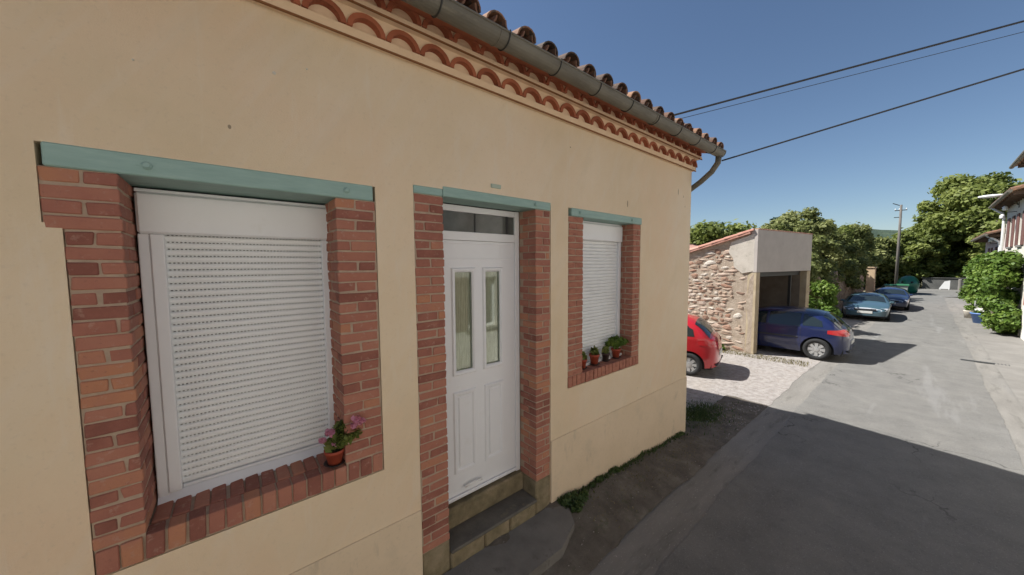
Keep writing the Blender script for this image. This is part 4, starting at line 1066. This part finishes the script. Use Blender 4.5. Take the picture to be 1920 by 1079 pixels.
# gatepost and gate
gt = root('gate', 'brown timber gate beside the sand coloured gatepost', 'gate', (35.6, 2.95, 0), -.1)
for i in range(6): B().box(-1.25+i*.2, -1.25+i*.2+.185, -.02, .02, .1, 2.2, .004).done('board', M['gatewood'], gt)
B().box(-1.3, 0, .021, .05, .4, .5).box(-1.3, 0, .021, .05, 1.8, 1.9).done('rail', M['gatewood'], gt)
tag(B().box(-.24, .24, -.22, .22, 0, 2.42, .02).box(-.29, .29, -.27, .27, 2.421, 2.50, .02).done('gatepost', M['gatepost'], None, loc=(36.1, 2.55, 0)), 'sand coloured rendered gatepost standing left of the pole', 'gatepost')
# utility pole
up_ = root('utility_pole', 'grey utility pole with short crossarms near the bins at the street end', 'pole', (50, 1.82, 0))
B().tube([(0, 0, 0), (0, 0, 8.3)], [.12, .085], 12).done('pole', M['polewood'], up_, True)
B().box(-.04, .04, -.4, .4, 7.75, 7.82).done('crossarm', M['dark'], up_); B().box(-.05, .05, -.1, .42, 7.1, 7.16).done('crossarm', M['dark'], up_)
for yy in (-.35, .1, .36): B().lathe([(.02, 7.82), (.04, 7.86), (.04, 7.92), (.015, 7.97)], 8, (0, yy, 0)).done('insulator', M['white'], up_)
B().tube([(0, .1, 8.25), (0, .55, 8.5)], .04, 6).done('bracket', M['dark'], up_)
# bins
def wbin(loc, label):
    t = root('wheeled_bin', label, 'bin', loc, math.pi+R.uniform(-.1, .1), 'grey wheeled bins by the pole')
    b = B(); b.box(-.36, .36, -.30, .30, .16, 1.0, .03)
    for v in b.bm.verts:
        f_ = .82+.18*(v.co.z-.16)/.96; v.co.x *= f_; v.co.y *= f_
    b.done('body', M['binbody'], t)
    b = B()
    for i in range(7):
        pass
    b.prism([(-.40, 1.0), (.40, 1.0), (.39, 1.06), (.15, 1.13), (-.15, 1.12), (-.40, 1.06)], -.33, .33, 'y'); b.done('lid', M['binlid'], t)
    for sx in (-1, 1):
        for sy in (-1, 1): B().lathe([(.09, -.03), (.09, .03)], 12, (sx*.25, sy*.22, .09), 'y').done('wheel', M['rubber'], t)
    B().box(-.46, -.42, -.26, .26, .9, .94).done('grip_bar', M['binlid'], t)
wbin((39.8, 1.72, 0), 'grey wheeled bin with green lid, nearer of the two beside navy car')
wbin((40.6, 1.12, 0), 'grey wheeled bin with green lid, further one beside the green igloo')
ig = root('recycling_igloo', 'round glossy green recycling igloo at the end of the street', 'recycling bin', (48.0, 1.0, 0))
pr = [(.50, 0), (.60, .14)]+[(.70*math.cos(a), .80+.80*math.sin(a)) for a in lin(-.5, 1.42, 14)]
B().lathe(pr, 28).done('shell', M['igloo'], ig, True)
B().lathe([(.14, -.0), (.14, .03)], 14, (-.02, .0, 0)).done('lifting_plate', M['dark'], ig, loc=(0, 0, 1.585))
B().tube([(-.1, 0, 1.58), (-.1, 0, 1.7), (.1, 0, 1.7), (.1, 0, 1.58)], .015, 6).done('lifting_ring', M['dark'], ig)
for a in (2.6, 3.5, 4.4):
    B().lathe([(.09, 0), (.09, .02), (.07, .03)], 14).done('bottle_hole', M['rubber'], ig, loc=(math.cos(a)*.66, math.sin(a)*.66, 1.0), rot=(0, math.pi/2, a))
# parapet wall, posts and sign at far end
pw = root('parapet_wall', 'low dark grey parapet wall at the far end of the street', 'wall', (57, -3.0, 0))
B().box(-.15, .15, -3.4, 3.2, 0, 1.12, .02).done('wall', M['wall_grey'], pw)
B().box(-.22, .22, -3.5, 3.3, 1.121, 1.19, .02).done('coping', M['wall_grey'], pw)
tag(B().prism([(-.4, .08), (.3, .08), (-.05, .85), (-.4, .95)], -.02, .02, 'x').tube([(0, -.35, 0), (0, -.35, .2)], .03, 6).tube([(0, .2, 0), (0, .2, .2)], .03, 6).done('sign_board', M['white'], None, loc=(56.0, -1.2, .0)), 'small blank white board standing before the grey parapet wall', 'sign')
tag(B().lathe([(.13, 0), (.13, 1.05), (.09, 1.12)], 12).done('bollard', M['paving'], None, loc=(55.5, -2.2, 0)), 'pale round bollard in front of the far parapet wall', 'bollard')

# ================================================================== RIGHT SIDE HOUSES
def row_house(label, x0, x1, yf, h, wm, eave, wins, door=None, roofm='rooftile', slope=.32, depth=6, down=None, group=None):
    t = root('house', label, 'house', (x0, yf, 0)); o0 = Vector((x0, yf, 0)); b = B()
    hl = [(a, c, d, e) for a, c, d, e in wins]+([door] if door else [])
    xs = sorted({x0, x1, *[q for w in hl for q in w[:2]]}); zs = sorted({-.1, h, *[q for w in hl for q in w[2:]]})
    bm = b.bm; vd = {}; fl = []
    def VV(x, z):
        if (x, z) not in vd: vd[(x, z)] = bm.verts.new((x, yf, z))
        return vd[(x, z)]
    for i in range(len(xs)-1):
        for j in range(len(zs)-1):
            cx, cz = (xs[i]+xs[i+1])/2, (zs[j]+zs[j+1])/2
            if any(w[0] < cx < w[1] and w[2] < cz < w[3] for w in hl): continue
            fl.append(bm.faces.new((VV(xs[i], zs[j]), VV(xs[i+1], zs[j]), VV(xs[i+1], zs[j+1]), VV(xs[i], zs[j+1]))))
    ex = bmesh.ops.extrude_face_region(bm, geom=fl); bmesh.ops.translate(bm, verts=[v for v in ex['geom'] if isinstance(v, bmesh.types.BMVert)], vec=(0, -.35, 0))
    for xx in ((x0, x0+.3), (x1-.3, x1)):
        b.prism([(yf-.351, -.1), (yf-depth, -.1), (yf-depth, h), (yf-depth/2, h+slope*depth/2-.1), (yf-.351, h)], *xx, axis='x')
    b.done('wall', M[wm], t, loc=-o0)
    zr = h+.02
    c = B(); e = eave
    c.prism([(yf+e, zr), (yf-depth/2, zr+slope*(depth/2+e)), (yf-depth-e, zr), (yf-depth-e, zr+.06), (yf-depth/2, zr+slope*(depth/2+e)+.07), (yf+e, zr+.06)], x0+.01, x1-.01, axis='x')
    rf = c.done('roof', M[roofm], t, loc=-o0)
    sb = bmesh.new(); n = int((x1-x0)/.25)
    for i in range(n):
        for row in range(int((depth/2+e)/.37)):
            y = yf+e+.03-row*.37; add_to(sb, cv, Matrix.Translation((x0+.12+i*.25, y, zr+.06+slope*(yf+e-y))) @ Matrix.Rotation(math.pi, 4, 'Z') @ Matrix.Rotation(math.atan(slope), 4, 'X'))
    o = link('roof_tiles', bm2me('roof_tiles', sb), M[roofm], rf); o['kind'] = 'stuff'
    x = x0+.2
    while x < x1-.1:
        c = B(); c.box(x, x+.08, yf+.002, yf+e-.04, zr-.13, zr-.01); c.done('rafter', M['timber'], rf); x += .55
    c = B(); c.tube([(x0+.02, yf+e+.05, zr), (x1-.02, yf+e+.05, zr)], .06, 10); c.done('gutter', M['zinc'], t, loc=-o0)
    for (a, c_, d, e_) in wins:
        w = B(); w.box(a+.002, a+.06, yf-.2, yf-.14, d+.002, e_-.002); w.box(c_-.06, c_-.002, yf-.2, yf-.14, d+.002, e_-.002); w.box(a+.061, c_-.061, yf-.2, yf-.14, e_-.06, e_-.002); w.box(a+.061, c_-.061, yf-.2, yf-.14, d+.002, d+.06)
        w.box((a+c_)/2-.03, (a+c_)/2+.03, yf-.2, yf-.145, d+.061, e_-.061)
        w = w.done('window', M['white'], t, loc=-o0)
        p = B(); p.box(a+.06, c_-.06, yf-.18, yf-.17, d+.06, e_-.06); p.done('pane', M['glasswin'], w)
        for (sa, sb_) in ((a-.5*(c_-a)-.02, a-.02), (c_+.02, c_+.5*(c_-a)+.02)):
            q = B(); q.box(sa, sb_, yf+.004, yf+.045, d-.02, e_+.02, .006); q.done('shutter', M['shutterwood'], w)
        q = B(); q.box(a-.08, c_+.08, yf-.1, yf+.06, d-.09, d-.001, .01); q.done('sill', M['paving'], w)
    if door:
        a, c_, d, e_ = door
        q = B(); q.box(a+.002, c_-.002, yf-.22, yf-.16, d, e_-.002, .004); dd = q.done('door', M['shutterwood'], t, loc=-o0)
        q = B(); q.box(a, c_, yf-.15, yf+.25, -.1, .14, .01); q.done('doorstep', M['paving'], t, loc=-o0)
        q = B(); q.lathe([(.02, yf-.16), (.03, yf-.11)], 10, (a+.12, 0, 1.05), 'y'); q.done('knob', M['zinc'], dd)
    if down:
        c = B(); c.tube([(down, yf+e+.03, zr-.03), (down, yf+.15, zr-.35), (down, yf+.10, zr-.6), (down, yf+.10, .05)], .05, 10); c.done('downpipe', M['white'], t, True, loc=-o0)
    return t
row_house('ochre two storey house facing the peach house, out beyond the right edge', -9, 7.5, -2.36, 5.9, 'housewall_b', .42,
          [(-6, -5, 1.1, 2.5), (-2.6, -1.6, 1.1, 2.5), (1.2, 2.2, 1.1, 2.5), (5, 6, 1.1, 2.5), (-4.4, -3.5, 3.8, 5.1), (0, .9, 3.8, 5.1), (4, 4.9, 3.8, 5.1)], (3.2, 4.1, .14, 2.3))
row_house('cream two storey house at the right edge with brown shutters and a deep tiled eave', 7.52, 22.6, -2.34, 6.3, 'housewall_a', .45,
          [(9.5, 10.5, 1.1, 2.5), (13.6, 14.6, 1.1, 2.5), (18.6, 19.5, 1.1, 2.5), (9.5, 10.5, 3.9, 5.3), (13.6, 14.6, 3.9, 5.3), (18.6, 19.5, 3.9, 5.3)], (11.6, 12.5, .14, 2.3))
row_house('ochre house with dark eaves behind the street lamp on the right', 22.62, 29.0, -2.36, 5.45, 'housewall_b', .45,
          [(24.2, 25.1, 3.5, 4.8), (26.8, 27.7, 3.5, 4.8)], (26.0, 26.9, .14, 2.3), down=28.7)
row_house('lower pink and white house beyond the right hand shrub', 29.02, 37.5, -2.36, 4.15, 'housewall_c', .5,
          [(30.6, 31.5, 2.4, 3.6), (34.0, 34.9, 2.4, 3.6), (34.0, 34.9, .9, 2.0)], (32.2, 33.1, .14, 2.3), down=29.3)
# brick patch low on the cream house
tp = B(); tp.box(20.6, 22.4, -2.338, -2.325, 1.25, 1.75); tag(tp.done('brick_patch', M['brickmix']), 'exposed red brick patch low on the cream house wall', 'brickwork')
# street lamp
sl_ = root('street_lamp', 'white bracket street lamp fixed high on the right hand house', 'street lamp', (25.6, -2.34, 5.2))
B().tube([(0, 0, 0), (0, .22, .28), (0, .45, .42)], .025, 8).done('arm', M['zinc'], sl_, True)
b = B(); b.lathe([(.02, -.36), (.09, -.30), (.12, -.05), (.11, .18), (.05, .34)], 16, (0, 0, 0), 'y')
for v in b.bm.verts: v.co.z *= .6
b.done('lamp_head', M['white'], sl_, True, loc=(0, .70, .46))
B().box(-.06, .06, -.02, .0, -.12, .12, .004).done('wall_plate', M['zinc'], sl_)
for i, (x, z) in enumerate(((25.9, 4.95), (26.6, 4.65), (30.2, 3.75))):
    ins = root('wall_insulator', ['white cable insulator just below the street lamp', 'white cable insulator lower, second below the street lamp', 'white cable insulator under the eave of the pink and white house'][i], 'insulator', (x, -2.34, z), 0, 'white insulators on the right hand houses')
    B().tube([(0, 0, 0), (0, .30, 0), (0, .30, .08)], .015, 6).done('bracket', M['dark'], ins)
    B().lathe([(.05, .08), (.085, .12), (.06, .17), (.08, .21), (.03, .27)], 12, (0, .30, 0)).done('insulator_cup', M['white'], ins, True)
# right-hand shrub, pot
rs = root('shrub', 'large sprawling bright green shrub leaning over the pavement on the right', 'shrub', (24.5, -2.0, 0))
bb = B()
for i in range(6): bb.tube([(R.uniform(-.3, .8), R.uniform(-.2, .1), 0), (R.uniform(-.5, 2.0), R.uniform(-.1, .3), 1.2), (R.uniform(-1.5, 4), R.uniform(-.1, .5), 2.3)], [.05, .035, .015], 6)
bb.done('stems', M['bark'], rs)
cl = []; g = random.Random(77)
for i in range(90):
    x = g.uniform(-1.6, 6.0); hh = 3.35-.08*max(0, x)+.25*math.sin(x*2.1); z = g.uniform(.9 if x > .3 else .3, hh-.3)
    y = g.uniform(-.2, .35+.25*min(1, max(0, x/3)))
    cl.append((x, y, z, .42, .26, .34))
for i in range(22): cl.append((g.uniform(-2.0, -.2), g.uniform(-.25, .1), g.uniform(.1, 1.3), .28, .2, .26))
leaves('foliage', cl, 34000, .095, M['foliage_bright'], rs, 78, .2, 1.5)
bp = root('planter', 'round blue planter with white flowers at the foot of the right hand shrub', 'planter', (26.6, -1.74, .012))
B().lathe([(.24, 0), (.33, .42), (.35, .42), (.35, .47), (.31, .47), (.29, .40)], 24).done('tub', M['bluepot'], bp, True)
leaves('foliage', [(0, 0, .52, .26, .26, .12)], 500, .06, M['foliage_bright'], bp, 80, .2); leaves('flower', [(.0, .05, .60, .20, .20, .07)], 260, .055, M['petal_white'], bp, 81, .4)
hp_ = root('garden_hoop', 'white curved hoop standing among leaves above the blue planter', 'hoop', (27.2, -1.82, .012))
B().tube([(0, -.25+.0, 0), (0, -.25, .9)]+[(0, -.25*math.cos(a), .9+.28*math.sin(a)) for a in lin(.2, 2.9, 9)]+[(0, .25, .72)], .035, 8).done('hoop_tube', M['white'], hp_, True)
st = root('potted_plant', 'pale stone pot beside the blue planter on the right pavement', 'potted plant', (28.6, -1.5, .012))
B().lathe([(.16, 0), (.2, .34), (.22, .38), (.18, .38)], 16).done('pot', M['render_pale'], st, True); leaves('foliage', [(0, 0, .52, .2, .2, .16)], 350, .06, M['foliage_bright'], st, 82, .2)
# drain grate
dg = root('drain_grate', 'narrow dark iron drain grate across the right hand gutter', 'drain', (16.3, -1.18, .006), .0)
B().box(-.09, .09, -.42, .42, -.03, .006, .003).done('frame', M['dark'], dg)
for i in range(14): B().box(-.07, .07, -.40+i*.058, -.38+i*.058, .0065, .012).done('bar', M['trim'], dg)
tag(B().lathe([(.30, 0), (.30, .008), (.26, .010)], 28).done('manhole_cover', M['trim'], None, loc=(10.2, .1, .001)), 'round worn iron manhole cover in the road', 'manhole cover') if False else None
# overhead cables
def cable(p, q, r, sag, label):
    p, q = Vector(p), Vector(q); pts = []
    for i in range(25):
        t = i/24; v = p.lerp(q, t); v.z -= sag*4*t*(1-t); pts.append(v)
    tag(B().tube(pts, r, 6).done('overhead_cable', M['cable']), label, 'cable', 'cables over the street')
def through(p0, t0, d1, x1, yend=-2.36):
    a = Vector(p0); c = Vector((x1, d1[0]*x1, CAM_H+d1[1]*x1)); k = (yend-a.y)/(c.y-a.y); return a, a.lerp(c, k)
a, c = through((6.06, 2.13, 4.452), 0, (-.0849, .3074), 8.0); cable(a, c, .0125, .0, 'lowest thick black cable running from the house gutter corner')
a, c = through((4.62, 2.31, 4.80), 0, (-.081, .3828), 8.0); cable(a, c, .0125, .0, 'uppermost thick black cable crossing the sky above the roof')
a, c = through((4.95, 2.36, 4.86), 0, (-.0818, .3661), 8.4); cable(a, c, .004, .0, 'thin faint cable just below the uppermost thick one')
